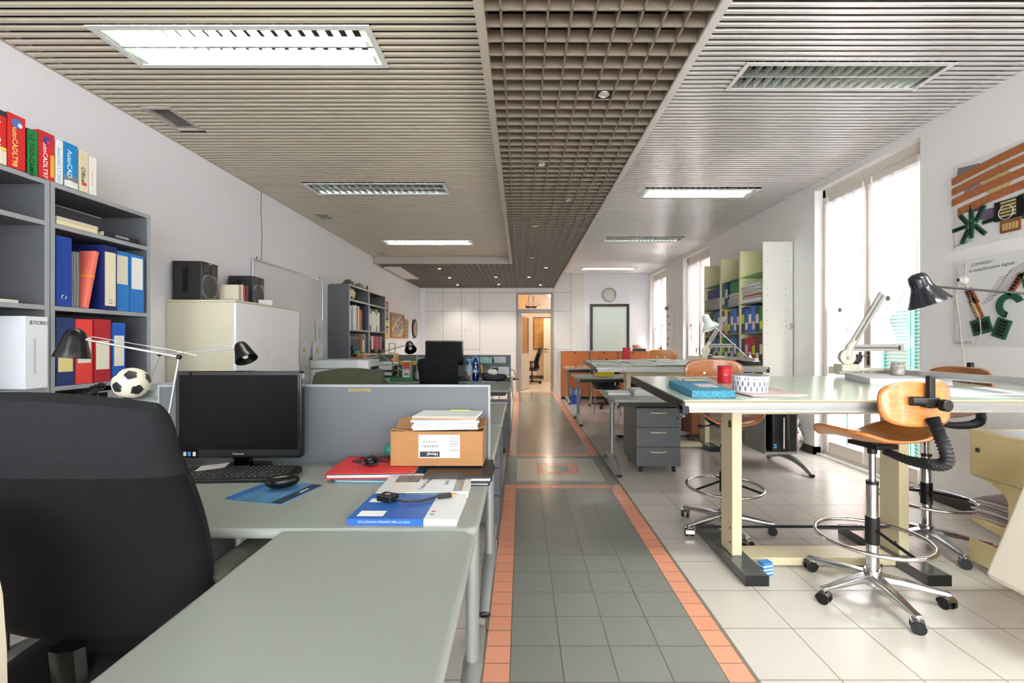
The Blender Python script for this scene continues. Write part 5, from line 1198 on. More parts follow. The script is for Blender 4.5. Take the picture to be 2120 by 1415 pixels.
# notes on the far partition
notes = [(-.66, .93, .10, .085, (160, 205, 190), 'pale green'), (-.54, .935, .10, .085, (150, 200, 185), 'pale green'), (-.77, .80, .09, .10, (150, 205, 215), 'pale blue'), (-.50, .955, .0, .0, None, ''), (-.44, .935, .10, .08, (150, 200, 185), 'pale green'),
         (-.31, .935, .20, .09, (205, 208, 214), 'white printed'), (-.39, .79, .14, .075, (222, 222, 222), 'white emblem'), (-.20, .745, .26, .13, (226, 228, 232), 'large white')]
pos = {0: 'first of the green notes, beside the monitor', 1: 'middle green note above the bottle', 2: 'low note beside the monitor', 4: 'last green note of the row', 5: 'top right of the far partition', 6: 'behind the pencil cup', 7: 'lowest, at the walkway end of the far partition'}
for i, (x, z, w_, h_, rgb, cw) in enumerate(notes):
    if rgb is None: continue
    x0 = -.152-.0+x*1.0 if i == -1 else x
    b = MB(C(*rgb, rough=.7)); b.box(-w_/2, w_/2, -.0012, 0, 0, h_)
    o = solo(b, 'pinned_note', '%s note pinned %s' % (cw, pos[i]) if i not in (5, 7) else '%s sheet pinned, %s' % (cw, pos[i]), 'note', (x-.02 if i < 7 else -.31, 6.7745, z), 0)
    q = MB(C(120, 130, 140)); [q.box(-w_*.4, w_*.35, -.0018, -.0013, h_*(.2+.14*k), h_*(.2+.14*k)+.003) for k in range(5)]; q.build('writing', o)
t = thing('desk_divider', 'grey screen pinned with green sheets left of the far monitor', 'partition screen', (-1.62, 6.79, 0)); b = MB(mat('green_grey_screen', (104, 116, 110), .7)); b.box(-.50, .055, -.015, .015, 0, 1.054); b.build('panel', t)
for i, (x, z) in enumerate(((-1.50, .93), (-1.50, .80), (-1.385, .93))):
    b = MB(C(150, 196, 176)); b.box(-.05, .05, -.0012, 0, 0, .09); solo(b, 'pinned_note', 'pale green note left of the far monitor, ' + ('upper outer one', 'lower one', 'upper inner one')[i], 'note', (x, 6.7735, z))
# paper trays, lamp, organiser
t = thing('paper_trays', 'stack of black letter trays overflowing with papers', 'letter trays', (-1.88, 6.16, DZ)); 
for k in range(3):
    b = MB(BLACKP); z = .075*k; b.box(-.17, .17, -.13, .13, z, z+.003); b.box(-.17, -.167, -.13, .13, z, z+.05); b.box(.167, .17, -.13, .13, z, z+.05); b.box(-.167, .167, .127, .13, z, z+.05); [b.box(sx*.15-.004, sx*.15+.004, .10, .108, z+.003, z+.075) for sx in (-1, 1)]; b.build('tray', t)
for k, (hh, cw) in enumerate(((.05, 'bottom'), (.045, 'middle'), (.05, 'top'))):
    sheets('grey and white papers in the %s black letter tray' % cw, -1.88, 6.15, DZ+.075*k+.0035, .31, .23, hh, 3*k-2, 7, (214, 214, 212), jit=.014, name='papers')
lump('crumpled clear plastic on the paper trays', 'plastic_wrap', 'plastic wrap', -1.83, 6.16, DZ+.2045, .09, .07, .055, (190, 190, 188), 6, .25)
lamp('black desk lamp with its shade turned down below the dartboard', (-1.47, 6.18, DZ), (-2.02, 6.45, 1.09), (-1.585, 6.30, 1.20), (.30, -.62, -.62), .95, prof=None)
b = MB(C(28, 110, 60)); b.box(-.18, .18, -.025, .025, 0, .055); b.m(C(120, 210, 70)); b.box(-.155, -.12, -.0256, .0256, 0, .0556); solo(b, 'box_file', 'dark green box file with lime stripe at the front of the far desk', 'box', (-1.61, 6.02, DZ), 5, bev=.003)
t = thing('magazine_holder', 'magazine standing in a white holder left of the far monitor', 'magazine holder', (-1.56, 6.20, DZ)); b = MB(C(216, 216, 214)); b.box(-.05, .05, -.05, .08, 0, .003); b.box(-.05, .05, -.05, -.047, .003, .12); b.box(-.05, -.047, -.047, .08, .003, .20); b.box(.047, .05, -.047, .08, .003, .2); b.build('holder', t)
b = MB(C(216, 210, 200)); b.bc((0, 0, .15), (.09, .004, .23), (-10, 0, 0)); b.m(C(190, 60, 40, noise=.5, nscale=30)); b.bc((0, -.0025-.012, .20), (.08, .002, .09), (-10, 0, 0)); solo(b, 'magazine', 'red printed magazine standing in the white holder', 'magazine', (-1.56, 6.21, DZ+.004))
b = MB(C(224, 222, 218)); b.box(-.045, .045, -.012, .012, 0, .13); b.m(C(120, 140, 110)); b.box(-.03, .03, -.0126, -.012, .075, .11); b.m(C(200, 40, 40)); b.box(-.03, .03, -.0126, -.012, .015, .03); solo(b, 'thermostat', 'white device with small display standing before the magazine', 'device', (-1.545, 6.12, DZ), bev=.004)
lump('crumpled foil ball beside the far monitor foot', 'foil_ball', 'foil', -1.40, 6.2, DZ, .05, .05, .12, (170, 172, 170), 8, .2)
t = thing('desk_organizer', 'wooden desk shelf on legs with dark bowl on it', 'desk shelf', (-2.05, 6.62, DZ)); b = MB(C(222, 190, 150)); b.box(-.24, .24, -.10, .10, .34, .36); b.build('shelf_board', t)
for s_ in (-1, 1): b = MB(C(222, 190, 150)); b.box(s_*.23-.01, s_*.23+.01, -.1, .1, 0, .34); b.build('leg', t)
t = thing('headphones', 'black headphones resting on the wooden desk shelf', 'headphones', (-2.10, 6.60, DZ+.36)); 
for s_ in (-1, 1): b = MB(BLACKP); b.ball((s_*.05, 0, .03), .033, 12, 8); b.build('ear_cup', t)
b = MB(BLACKP); b.tube([(.06*math.cos(a*.3), .05*math.sin(a*.3)+.03, .015) for a in range(11)], .006, 6); b.build('headband', t)
t = thing('picture_frame', 'small empty wooden picture frame on the desk shelf', 'picture frame', (-1.875, 6.60, DZ+.36)); b = MB(C(190, 178, 156)); b.box(-.05, -.035, -.01, .01, 0, .15); b.box(.035, .05, -.01, .01, 0, .15); b.box(-.035, .035, -.01, .01, 0, .015); b.box(-.035, .035, -.01, .01, .135, .15); b.build('frame', t)
t = thing('tray', 'shallow tray of yellow folders and oddments on the trays shelf', 'tray', (-1.70, 6.46, DZ+.0)); b = MB(BLACKP); b.box(-.22, .22, -.12, .12, .19, .20); [b.box(sx*.21-.005, sx*.21+.005, sy*.11-.005, sy*.11+.005, 0, .19) for sx in (-1, 1) for sy in (-1, 1)]; b.build('stand', t); b = MB(C(205, 200, 160)); b.box(-.2, -.02, -.11, .11, .2001, .24); b.build('tray_shell', t, bev=.004)
sheets('yellow and orange folders lying on the black stand', -1.60, 6.46, DZ+.201, .22, .20, .05, 6, 6, (214, 180, 80), jit=.012, name='folders', cat='folder')
b = MB(C(220, 120, 60)); b.ball((0, 0, .03), .03, 12, 8); solo(b, 'orange_ball', 'small orange ball in the shallow tray', 'ball', (-1.81, 6.42, DZ+.2405))
sheets('grey papers on the pedestal under the third workstation return desk', -.33, 5.22, .5405, .34, .26, .03, 3, 4, (190, 190, 192), jit=.01)
# chair by the doorway
t = thing('armchair', 'taupe curved wooden armchair between the far desks and the doorway', 'chair', (-.33, 9.9, 0), -70); TW = mat('taupe_lacquered_wood', (186, 168, 150), .4)
b = MB(mat('grey_seat_pad', (70, 66, 66), .8)); b.rr(-.23, .23, -.22, .24, .08, .43, .47); b.build('seat', t, bev=.01)
for sx in (-1, 1):
    for sy in (-1, 1):
        l = MB(TW); l.tube([(sx*.20, sy*.19, .44), (sx*.24, sy*.24, 0)], [.026, .014], 8, 1); l.build('leg', t)
b = MB(TW); b.tube([(.27*math.cos(math.radians(a)), .26*math.sin(math.radians(a))-.0, .66+.12*max(0, -math.sin(math.radians(a)))) for a in range(160, 385, 12)], .02, 8, 1.2); [b.tube([(sx*.22, .16, .44), (sx*.265, .09, .66)], .014, 8) for sx in (-1, 1)]; [b.tube([(.20*math.cos(math.radians(a)), .2*math.sin(math.radians(a)), .44), (.262*math.cos(math.radians(a)), .255*math.sin(math.radians(a)), .76)], .012, 6) for a in (235, 270, 305)]; b.build('backrest', t)
# next room chair and ship
office_chair('padded black leather executive chair seen through the doorway', .33, 13.75, 84, 1.12, mat('black_leather', (26, 24, 22), .3), cat='chair', hwid=.27, zb0=.46)
t = thing('model_ship', 'rigged model sailing ship behind the glass above the doorway', 'model ship', (.245, YB+.05, 2.089)); HK = C(46, 30, 26)
b = MB(HK); b.m(C(120, 34, 34)); b.grid(lambda u, v: (-.13+.27*u, .028*math.sin(PI*min(1, u*.95+.05))**.5*(v*2-1)*.7, .03+.03*abs(v*2-1)**1.6), 20, 8); b.m(HK); b.grid(lambda u, v: (-.135+.29*u, .032*math.sin(PI*min(1, u*.95+.05))**.5*(v*2-1), .045+.03*abs(v*2-1)**.8+.02*abs(u*2-1)**2), 20, 8); b.box(-.12, .13, -.02, .02, .05, .062); b.build('hull', t, solid=.003)
b = MB(HK); [b.cyl((x_, 0, 0), (x_, 0, .035), .006, 8) for x_ in (-.05, .08)]; b.box(-.07, .10, -.012, .012, 0, .006); b.build('stand', t)
b = MB(C(70, 50, 36)); 
for x_, hh in ((-.05, .36), (.06, .355)):
    b.cyl((x_, 0, .05), (x_, 0, hh), .005, 6)
    for j in range(5): b.cyl((x_-.045+.006*j, 0, .13+.048*j), (x_+.045-.006*j, 0, .13+.048*j), .0035, 6)
b.cyl((.12, 0, .08), (.25, 0, .13), .0045, 6); b.build('masts', t)
b = MB(C(60, 48, 40)); [b.cyl(p_, q_, .0018, 4) for p_, q_ in (((.25, 0, .13), (.06, 0, .34)), ((.22, 0, .12), (.06, 0, .27)), ((.18, 0, .105), (.06, 0, .2)), ((-.05, 0, .35), (.06, 0, .33)), ((-.05, 0, .34), (-.14, 0, .09)), ((-.05, 0, .25), (-.14, 0, .09)), ((.06, 0, .3), (-.03, 0, .07)), ((-.05, 0, .3), (.03, 0, .07)), ((.06, 0, .33), (.13, 0, .07)), ((-.05, 0, .22), (-.12, 0, .07)))]; b.build('rigging', t)
# ================================================================== right side
desk('grey-green desk with three drawer pedestal below, papers on it', .84, 2.72, 4.10, 4.93, [.90, 2.66])
desk('grey-green desk carrying the yellow box by the walkway', .815, 2.10, 6.66, 7.46, [.885, 2.0])
desk('back desk against the terracotta cork screens', .90, 2.72, 9.02, 9.80, [.96, 2.66])
pedestal('grey three drawer pedestal with curved pale handles under the desk', 1.09, 1.508, 4.30, 4.83, .618)
sheets('grey sheet lying on top of the three drawer pedestal', 1.30, 4.50, .6185, .21, .15, .002, 0, 1, (150, 150, 150))
b = MB(C(196, 196, 196)); 
# papers on the pedestal desk
sheets('thick sheaf of folded papers on the pedestal desk', 1.24, 4.55, DZ, .26, .30, .055, -4, 9, (214, 213, 210), jit=.008)
sheets('white notebook at the walkway corner of the pedestal desk', .985, 4.62, DZ, .22, .30, .018, -6, 3, (222, 222, 216))
sheets('pale blue-white sheets between notebook and paper sheaf', 1.11, 4.78, DZ, .18, .21, .008, -14, 2, (206, 212, 224))
sheets('single white sheet beyond the paper sheaf', 1.52, 4.60, DZ, .2, .28, .003, 10, 1, (222, 222, 220))
# PC in a hanging holder, flower pot
t = thing('computer_tower', 'black computer tower with small blue stickers in its grey holder', 'computer', (2.50, 4.55, .185)); b = MB(mat('gloss_black_plastic', (16, 16, 18), .2)); b.rr(-.09, .09, -.18, .22, .03, 0, .40); b.build('case', t, bev=.01)
b = MB(C(205, 205, 208, rough=.3)); b.box(.02, .032, -.184, -.180, .03, .33); b.build('front_strip', t); b = MB(C(90, 180, 220)); b.box(-.07, -.045, -.1835, -.1805, .06, .075); b.box(-.07, -.045, -.1835, -.1805, .035, .05); b.build('sticker', t)
t = thing('computer_holder', 'grey hanging steel holder around the black computer tower', 'holder', (2.50, 4.57, 0)); b = MB(SILV); b.box(-.155, -.15, -.2, .2, .16, .66); b.box(.15, .155, -.2, .2, .16, .66); b.box(-.15, .15, -.2, .2, .16, .184); b.box(-.15, .15, .195, .2, .184, .66); b.build('frame', t)
t = thing('flower_pot', 'pink flower pot wrapped in clear film by the right wall', 'flower pot', (3.02, 5.14, 0)); b = MB(C(196, 150, 146, rough=.6)); b.lathe([(.0001, 0), (.085, 0), (.115, .20), (.122, .20), (.122, .225), (.11, .225)], 24); b.build('pot', t)
b = MB(mat('dried_white_foliage', (190, 184, 172), .9, noise=.3, nscale=60)); b.grid(lambda u, v: ((.10+.02*math.sin(u*50+v*30))*math.cos(u*2*PI)*math.sin(PI*v), (.10+.02*math.sin(u*40))*math.sin(u*2*PI)*math.sin(PI*v), .34-.13*math.cos(PI*v)+.01*math.sin(u*60)), 30, 16); b.build('plant', t)
b = MB(glass_mat('clear_film', (240, 240, 240), .30, .12)); b.grid(lambda u, v: ((.125+.035*math.sin(v*7)+.012*math.sin(u*44+v*9))*math.cos(u*2*PI), (.125+.035*math.sin(v*7)+.012*math.cos(u*38))*math.sin(u*2*PI), .06+.47*v+.02*math.sin(u*30)), 40, 14); b.build('film_wrap', t)
b = MB(C(60, 56, 60)); b.torus(.125, .005, (0, 0, .31)); b.tube([(-.12, -.05, .31), (-.16, -.07, .36), (-.13, -.08, .28), (-.18, -.06, .25)], .003, 6); b.build('ribbon', t)
# drafting tables
b = MB(C(150, 96, 62)); b.box(-.11, .11, -.15, .15, 0, .30); solo(b, 'carton', 'small brown carton on the floor under the second drafting table', 'box', (2.36, 6.22, 0), 8, bev=.003)
b = MB(C(30, 110, 190)); b.lathe([(.0001, .002), (.09, .002), (.12, .28), (.11, .28), (.085, .01)], 24); solo(b, 'waste_bin', 'blue waste bin on the floor under the second drafting table', 'bin', (2.06, 6.42, 0))
b = MB(C(60, 130, 190)); b.box(-.03, .03, -.02, .02, 0, .07); b.m(C(220, 226, 230)); [b.box(-.0305, .0305, -.0205, .0205, .012+.018*i, .019+.018*i) for i in range(3)]; solo(b, 'small_carton', 'small blue and white striped carton beside the near table foot', 'box', (1.30, 2.42, 0), 15)
T1, M1 = drafting_table('large drafting table nearest the camera with pale green surface', 1.6575, 2.59)
T2, M2 = drafting_table('large drafting table covered with drawings beyond the pedestal desk', 1.725, 5.42)
def on1(x, y, lift=0): return (x, y, on_board(0, 0, y-2.59, lift))
def on2(x, y, lift=0): return (x, y, on_board(0, 0, y-5.42, lift))
TL = math.degrees(math.atan2(.04, .94))
def tilt(o): o.rotation_euler.x = math.radians(TL); return o
def lay(o): return tilt(o)
# things on the first table
b = MB(mat('blue_speckled_foam', (66, 130, 156), .95, noise=.5, nscale=110, bump=.9, bscale=160)); b.box(-.10, .10, -.19, .19, .001, .034); o = solo(b, 'foam_pad', 'blue speckled foam block on the corner of the green drawing board', 'foam pad', on1(.905, 2.31), -2, bev=.004); lay(o)
q = MB(C(214, 190, 184)); q.box(-.02, .075, -.06, .05, .0345, .036); q.build('paper_label', o)
t = thing('tin', 'red cylindrical tin with lid on the green drawing board', 'tin', on1(1.19, 2.66, .001)); lay(t); b = MB(C(190, 26, 34, rough=.3)); b.lathe([(.0001, 0), (.039, 0), (.039, .088)], 32); b.build('tin_body', t); b = MB(C(180, 22, 30, rough=.3)); b.lathe([(.040, .084), (.041, .098), (.030, .099), (.0001, .099)], 32); b.lathe([(.006, .099), (.007, .103), (.0001, .103)], 12); b.build('lid', t); text('TEA', .014, C(230, 190, 190), t, (-.012, -.0395, .05), '-Y')
t = thing('round_tin', 'round white tin patterned with dark grey bars on a magazine', 'tin', on1(1.165, 2.31, .008)); lay(t); b = MB(C(222, 220, 220, rough=.25)); b.lathe([(.0001, 0), (.082, 0), (.083, .058)], 48); b.lathe([(.085, .056), (.085, .077), (.083, .079), (.0001, .079)], 48); b.build('tin_body', t)
b = MB(C(92, 96, 112, rough=.3))
for i in range(40):
    a = i*9
    if i % 2: b.lathe([(.0836, .006), (.0838, .028)], 2, a0=a, a1=a+5)
    else: b.lathe([(.0838, .030), (.0840, .052)], 2, a0=a, a1=a+5)
    if i % 3: b.lathe([(.0856, .060), (.0856, .072)], 2, a0=a, a1=a+3)
for i in range(9): b.bc((-.07+.0175*i, 0, .0794), (.007, 2*math.sqrt(max(.0001, .078**2-(-.07+.0175*i)**2))*.9, .0006), (0, 0, 14))
b.build('printed_bars', t)
o = sheets('glossy magazine under the patterned round tin', 1.22, 2.28, on1(0, 2.28, .001)[2], .30, .22, .006, 12, 2, (196, 172, 168), name='magazine', cat='magazine'); lay(o)
o = sheets('white flyer with orange picture beyond the wooden block', 1.13, 2.86, on1(0, 2.86, .001)[2], .28, .20, .001, -8, 1, (226, 226, 226), name='flyer', cat='flyer'); lay(o); q = MB(C(206, 110, 70, noise=.3, nscale=30)); q.box(.06, .13, -.08, .08, .0012, .002); q.build('picture', o); text('nice', .06, C(120, 120, 124), o, (0, 0, .0015), '+Z', 180)
b = MB(C(206, 176, 130)); b.box(-.055, .055, -.035, .035, .001, .03); o = solo(b, 'wood_block', 'small pale wooden block behind the blue foam', 'block', on1(.985, 2.60), -6, bev=.002); lay(o)
o = sheets('large white book of drawings beside the drafting arm', 2.22, 2.70, on1(0, 2.70, .001)[2], .40, .30, .035, -12, 5, (222, 222, 224), jit=.003, name='album', cat='book'); lay(o)
o = sheets('white sheets under the sloping aluminium track', 2.28, 2.32, on1(0, 2.32, .001)[2], .34, .24, .008, -6, 3, (220, 222, 226)); lay(o)
# drafting machine track and head
def draft_machine(label, T, x, yn, yf, hx, hy, z0, s=1):
    t = thing('drafting_machine', label, 'drafting machine', (x, yf, z0)); 
    b = MB(ALU); b.rr(-.022, .022, -(yf-yn), 0, .006, .030, .058); b.box(-.035, .035, -(yf-yn), 0, .020, .030); b.build('track', t)
    b = MB(mat('machine_cream', (206, 200, 180), .4)); b.bc((hx, hy, .06), (.12, .09, .05)); b.bc((hx-.02, hy, .03), (.09, .06, .03)); b.tube([(hx+.04, hy-.02, .05), (.0, hy-.02, .045)], .014, 8); b.build('head_base', t, bev=.008)
    R1 = Euler((PI/2, 0, 0)).to_matrix()
    b = MB(mat('machine_cream', (206, 200, 180), .4)); b.lathe([(.0001, -.022), (.045, -.022), (.05, -.010), (.05, .015), (.0001, .018)], 28, (hx, hy, .13), R1); b.m(ALU); b.lathe([(.0001, .02), (.012, .024), (.018, .018)], 18, (hx, hy, .13), R1); b.build('protractor_disc', t)
    b = MB(BLACKP); b.bc((hx+.07, hy+.01, .115), (.04, .05, .06), (0, 30, 0)); b.build('grip', t, bev=.008)
    RG = mat('grey_ruler_metal', (158, 156, 148), .5)
    b = MB(RG); b.bc((hx+.19, hy-.01, .19), (.34, .012, .045)); b.m(BLACKP); b.bc((hx+.19, hy-.017, .19), (.30, .002, .006)); b.bc((hx+.33, hy-.017, .19), (.012, .004, .03)); b.build('ruler_arm', t, bev=.002)
    b = MB(RG); b.bc((hx+.125, hy, .36), (.045, .012, .42), (0, 31, 0)); b.m(BLACKP); b.bc((hx+.125, hy-.007, .36), (.005, .002, .40), (0, 31, 0)); b.build('ruler_arm', t, bev=.002)
    b = MB(mat('machine_cream', (206, 200, 180), .4)); b.tube([(hx, hy, .13), (hx+.02, hy, .20), (hx+.05, hy, .235)], [.03, .022, .016], 10); b.build('arm_bracket', t)
    return t
draft_machine('drafting machine head with two raised rulers on the near board', T1, 2.36, 2.02, 2.98, -.24, -.02, 1.012)
draft_machine('drafting machine on the board covered with drawings', T2, 2.52, 4.86, 5.84, -.25, -.25, 1.010)
t = thing('wrapped_jar', 'jar wrapped in clear film and twine on the near board', 'jar', on1(2.27, 2.74, .037)); b = MB(mat('film_wrapped_grey', (150, 146, 138), .25, noise=.3, nscale=50)); b.lathe([(.0001, 0), (.034, .002), (.036, .05), (.03, .06), (.034, .075), (.02, .08), (.0001, .078)], 20); b.build('jar_body', t); b = MB(C(206, 196, 176)); b.torus(.033, .003, (0, 0, .058)); b.tube([(.03, -.02, .058), (.07, -.03, .04), (.09, -.03, .03)], .002, 5); b.build('twine', t)
# lamps on the boards
lamp('black flared lamp head on a long black arm over the near board', (2.80, 2.30, .7585), (2.86, 2.30, 1.46), (2.065, 2.30, 1.522), (.36, -.10, -.93), .92, mat('gloss_navy_black', (30, 32, 40), .15, coat=.5), mat('black_arm', (24, 25, 28), .35),
     prof=[(.0001, -.12), (.025, -.118), (.040, -.105), (.046, -.08), (.048, -.045), (.054, -.03), (.078, .02), (.098, .055), (.099, .058)])
lamp('white shaded lamp with chrome arm over the second drafting board', (2.64, 5.25, 1.04), (2.62, 5.25, 1.06), (2.20, 5.30, 1.475), (.35, -.30, -1), 1.15, mat('white_lamp_enamel', (226, 228, 226), .3), CHROME,
     base_kind='disc', prof=[(.0001, -.10), (.022, -.098), (.034, -.085), (.036, -.04), (.04, -.01), (.075, .03), (.088, .06), (.0885, .062)])
t = thing('tool_box', 'black tool stand at the corner of the second drafting board', 'tool stand', on2(2.60, 5.2, .001)); b = MB(BLACKP); b.box(-.14, .10, -.10, .10, 0, .025); b.bc((-.05, 0, .035), (.14, .10, .03), (0, 0, 20)); b.cyl((-.12, -.05, .04), (-.02, -.06, .045), .012, 10); b.build('stand', t, bev=.004)
b = MB(C(206, 180, 150)); b.lathe([(.02, 0), (.025, 0), (.025, .32), (.02, .32)], 20, (0, 0, 0), Euler((0, PI/2, 0)).to_matrix()); o = solo(b, 'paper_tube', 'rolled cardboard tube lying on the second drafting board', 'tube', (2.10, 5.15, on2(0, 5.15, .027)[2]), 8)
b = MB(C(230, 222, 205)); b.cyl((0, 0, 0), (.0, .40, .018), .02, 12); solo(b, 'paper_roll', 'cream paper roll lying behind the cardboard tube', 'paper roll', (2.20, 5.30, on2(0, 5.30, .024)[2]), 4)
rn = random.Random(5); k = 0
names = ['at the near corner by the walkway', 'at the far corner by the walkway', 'along the front edge', 'overlapping in the middle', 'near the middle back', 'beside the middle post', 'right of the middle', 'at the far right', 'near the paper tube', 'at the back edge']
for (x, y, rz) in ((1.02, 5.05, 5), (1.05, 5.60, -12), (1.33, 5.10, -8), (1.45, 5.38, 20), (1.40, 5.66, 3), (1.68, 5.12, 9), (1.80, 5.42, -14), (2.05, 5.60, 6), (1.92, 5.08, -5), (1.72, 5.68, 15)):
    o = sheets('unfolded drawing sheet %s of the second board' % names[k], x, y, on2(0, y, .0012+.0016*k)[2], .36, .26, .0015, rz, 1, (206+2*(k % 5), 214, 206+(k*7) % 14), name='drawing_sheet', cat='drawing'); lay(o); k += 1
    q = MB(C(150, 160, 156)); [q.box(-.16+.02*i, .12-.01*i, -.10+.028*i, -.099+.028*i, .0016, .0019) for i in range(7)]; q.build('drawn_lines', o)
# stools
stool('plywood stool nearest the camera, its back turned to us', 1.715, 2.22, 10, 265, .765, zb=.968)
stool('plywood stool facing us behind the cream post of the near table', 1.34, 3.0, 176, 200, .74, wood=WOODE, zb=1.02, bw=.20)
stool('plywood stool at the window end of the near table', 2.47, 2.77, 90, 262, .79, wood=WOODE, zb=.99, bw=.21)
stool('plywood stool behind the drawing covered second table', 1.88, 5.92, 176, 210, .78, zb=1.045, bw=.20)
# visitor chairs
def visitor(label, x, y, rz):
    t = thing('visitor_chair', label, 'chair', (x, y, 0), rz); 
    b = MB(BLACKP); b.grid(lambda u, v: (-.22+.44*u, -.20+.42*v, .455+.02*abs(u*2-1)**2-.03*(1-(v*2-1)**2)*(1-(2*u-1)**2)), 14, 12); b.build('seat', t, solid=.015)
    b = MB(BLACKP); b.grid(lambda u, v: (-.20+.40*u, -.23-.05*v-.03*(1-(2*u-1)**2), .54+.30*v*(1-.15*abs(2*u-1)**3)), 16, 12); b.build('backrest', t, solid=.012)
    for sx in (-1, 1):
        for sy in (-1, 1):
            l = MB(CHROME); l.tube([(sx*.20, sy*.17+.01, .45), (sx*.225, sy*.21+.01, 0)], .010, 8); l.build('leg', t)
    b = MB(CHROME); b.tube([(-.215, -.18, .45), (-.215, -.25, .60), (-.19, -.29, .82), (-.10, -.315, .85), (.10, -.315, .85), (.19, -.29, .82), (.215, -.25, .60), (.215, -.18, .45)], .010, 8); b.tube([(-.2, .18, .44), (.2, .18, .44)], .008, 6); b.build('frame', t)
    return t
visitor('black chair with thin chrome legs behind the yellow box desk', 1.45, 7.85, 180)
visitor('black chair with chrome rimmed back under the second drafting table', 1.66, 6.47, 0)
office_chair('black wheeled office chair in front of the cork screens', 1.62, 8.70, 10, .84, FABD, hwid=.22, zb0=.48, arms=False)
# yellow box, red bag, waste bin
t = thing('card_box', 'bright yellow cardboard box on the desk by the walkway', 'box', (1.255, 6.99, DZ), -3); b = MB(C(222, 196, 22, rough=.5)); b.box(-.135, .155, -.12, .12, 0, .165); b.build('carton', t, bev=.002); b = MB(C(196, 164, 90)); b.box(-.1362, -.135, -.12, .12, 0, .165); b.cyl((-.1365, 0, .08), (-.1375, 0, .08), .012, 12); b.build('side', t)
t = thing('gift_bag', 'red paper bag with rope handles on the back desk', 'bag', (2.14, 9.25, DZ+.165)); RB = C(216, 40, 62, rough=.5); b = MB(RB); b.box(-.07, .07, -.04, .04, 0, .25); b.build('bag_body', t); b = MB(C(226, 120, 120)); [b.tube([(-.03, s_*.0415, .22), (-.03, s_*.0415, .13), (.0, s_*.0415, .11), (.03, s_*.0415, .13), (.03, s_*.0415, .22)], .003, 6) for s_ in (-1, 1)]; b.build('handle', t)
t = thing('waste_bin', 'blue waste bin lined with a clear bag below the back desk', 'bin', (1.11, 9.22, 0)); b = MB(C(40, 90, 190, rough=.4)); b.lathe([(.0001, .002), (.095, .002), (.125, .29), (.13, .29), (.128, .30), (.119, .29), (.09, .01)], 28); b.build('bin_body', t); b = MB(glass_mat('bin_liner_film', (190, 205, 235), .35, .3)); b.lathe([(.115, .26), (.126, .305), (.136, .30), (.137, .22), (.133, .19)], 28); b.build('liner', t)
# cork screens
CF = mat('cork_screen_frame', (150, 128, 110), .5)
for i, (a, c_) in enumerate(((.865, 1.49), (1.495, 2.11), (2.115, 2.76))):
    t = thing('cork_screen', 'terracotta cork screen, ' + ('end panel next to the walkway', 'middle panel behind the back desk', 'panel nearest the windows')[i], 'partition screen', ((a+c_)/2, 9.93, 0), 0, 'terracotta cork screens'); w_ = (c_-a)/2
    b = MB(CORK); b.box(-w_+.016, w_-.016, -.013, .013, .06, 1.035); b.build('cork_panel', t); b = MB(CF); b.box(-w_, -w_+.016, -.018, .018, 0, 1.052); b.box(w_-.016, w_, -.018, .018, 0, 1.052); b.box(-w_+.016, w_-.016, -.018, .018, 1.035, 1.052); b.m(BLACKP); b.box(-w_+.016, w_-.016, -.016, .016, 0, .06); b.build('frame', t); b = MB(BLACKP); b.box(-.02, .02, -.02, -.0135, 1.0, 1.02); b.build('clip', t)
# small things on the back desk
sheets('wooden baseboard of a model on the back desk', 1.40, 9.40, DZ, .95, .44, .018, 0, 1, (206, 156, 110), name='model_board', cat='model board')
bits = [(1.12, 9.30, .05, .03, (150, 80, 60), 'small copper coloured part standing on the model board'), (1.20, 9.28, .06, .045, (160, 164, 170), 'small steel cylinder at the front of the model board'), (1.30, 9.34, .05, .06, (190, 190, 190), 'small white fitting beside the steel cylinder'), (1.02, 9.28, .05, .02, (190, 180, 170), 'tiny beige part at the walkway end of the model board'),
        (1.50, 9.33, .13, .10, (204, 200, 196), 'large white valve assembly at the middle of the model board'), (1.64, 9.45, .09, .17, (110, 106, 108), 'grey meter standing at the back of the model board'), (1.78, 9.44, .05, .17, (40, 40, 44), 'black knob unit beside the grey meter')]
for (x, y, w_, h_, rgb, lb_) in bits:
    t = thing('model_part', lb_, 'model part', (x, y, DZ+.018)); b = MB(C(*rgb, rough=.35)); b.lathe([(.0001, 0), (w_*.5, 0), (w_*.5, h_*.35), (w_*.32, h_*.45), (w_*.32, h_*.8), (w_*.4, h_*.85), (w_*.4, h_), (.0001, h_)], 14); b.build('body', t); b = MB(ALU); b.cyl((-w_*.6, 0, h_*.3), (w_*.6, 0, h_*.3), w_*.14, 10); b.build('pipe', t)
b = MB(C(226, 190, 60)); b.box(-.08, .16, -.09, .09, 0, .164); b.m(C(40, 110, 180)); b.box(-.16, -.08, -.09, .09, 0, .164); solo(b, 'carton', 'blue and yellow carton carrying the red paper bag', 'box', (2.14, 9.25, DZ))
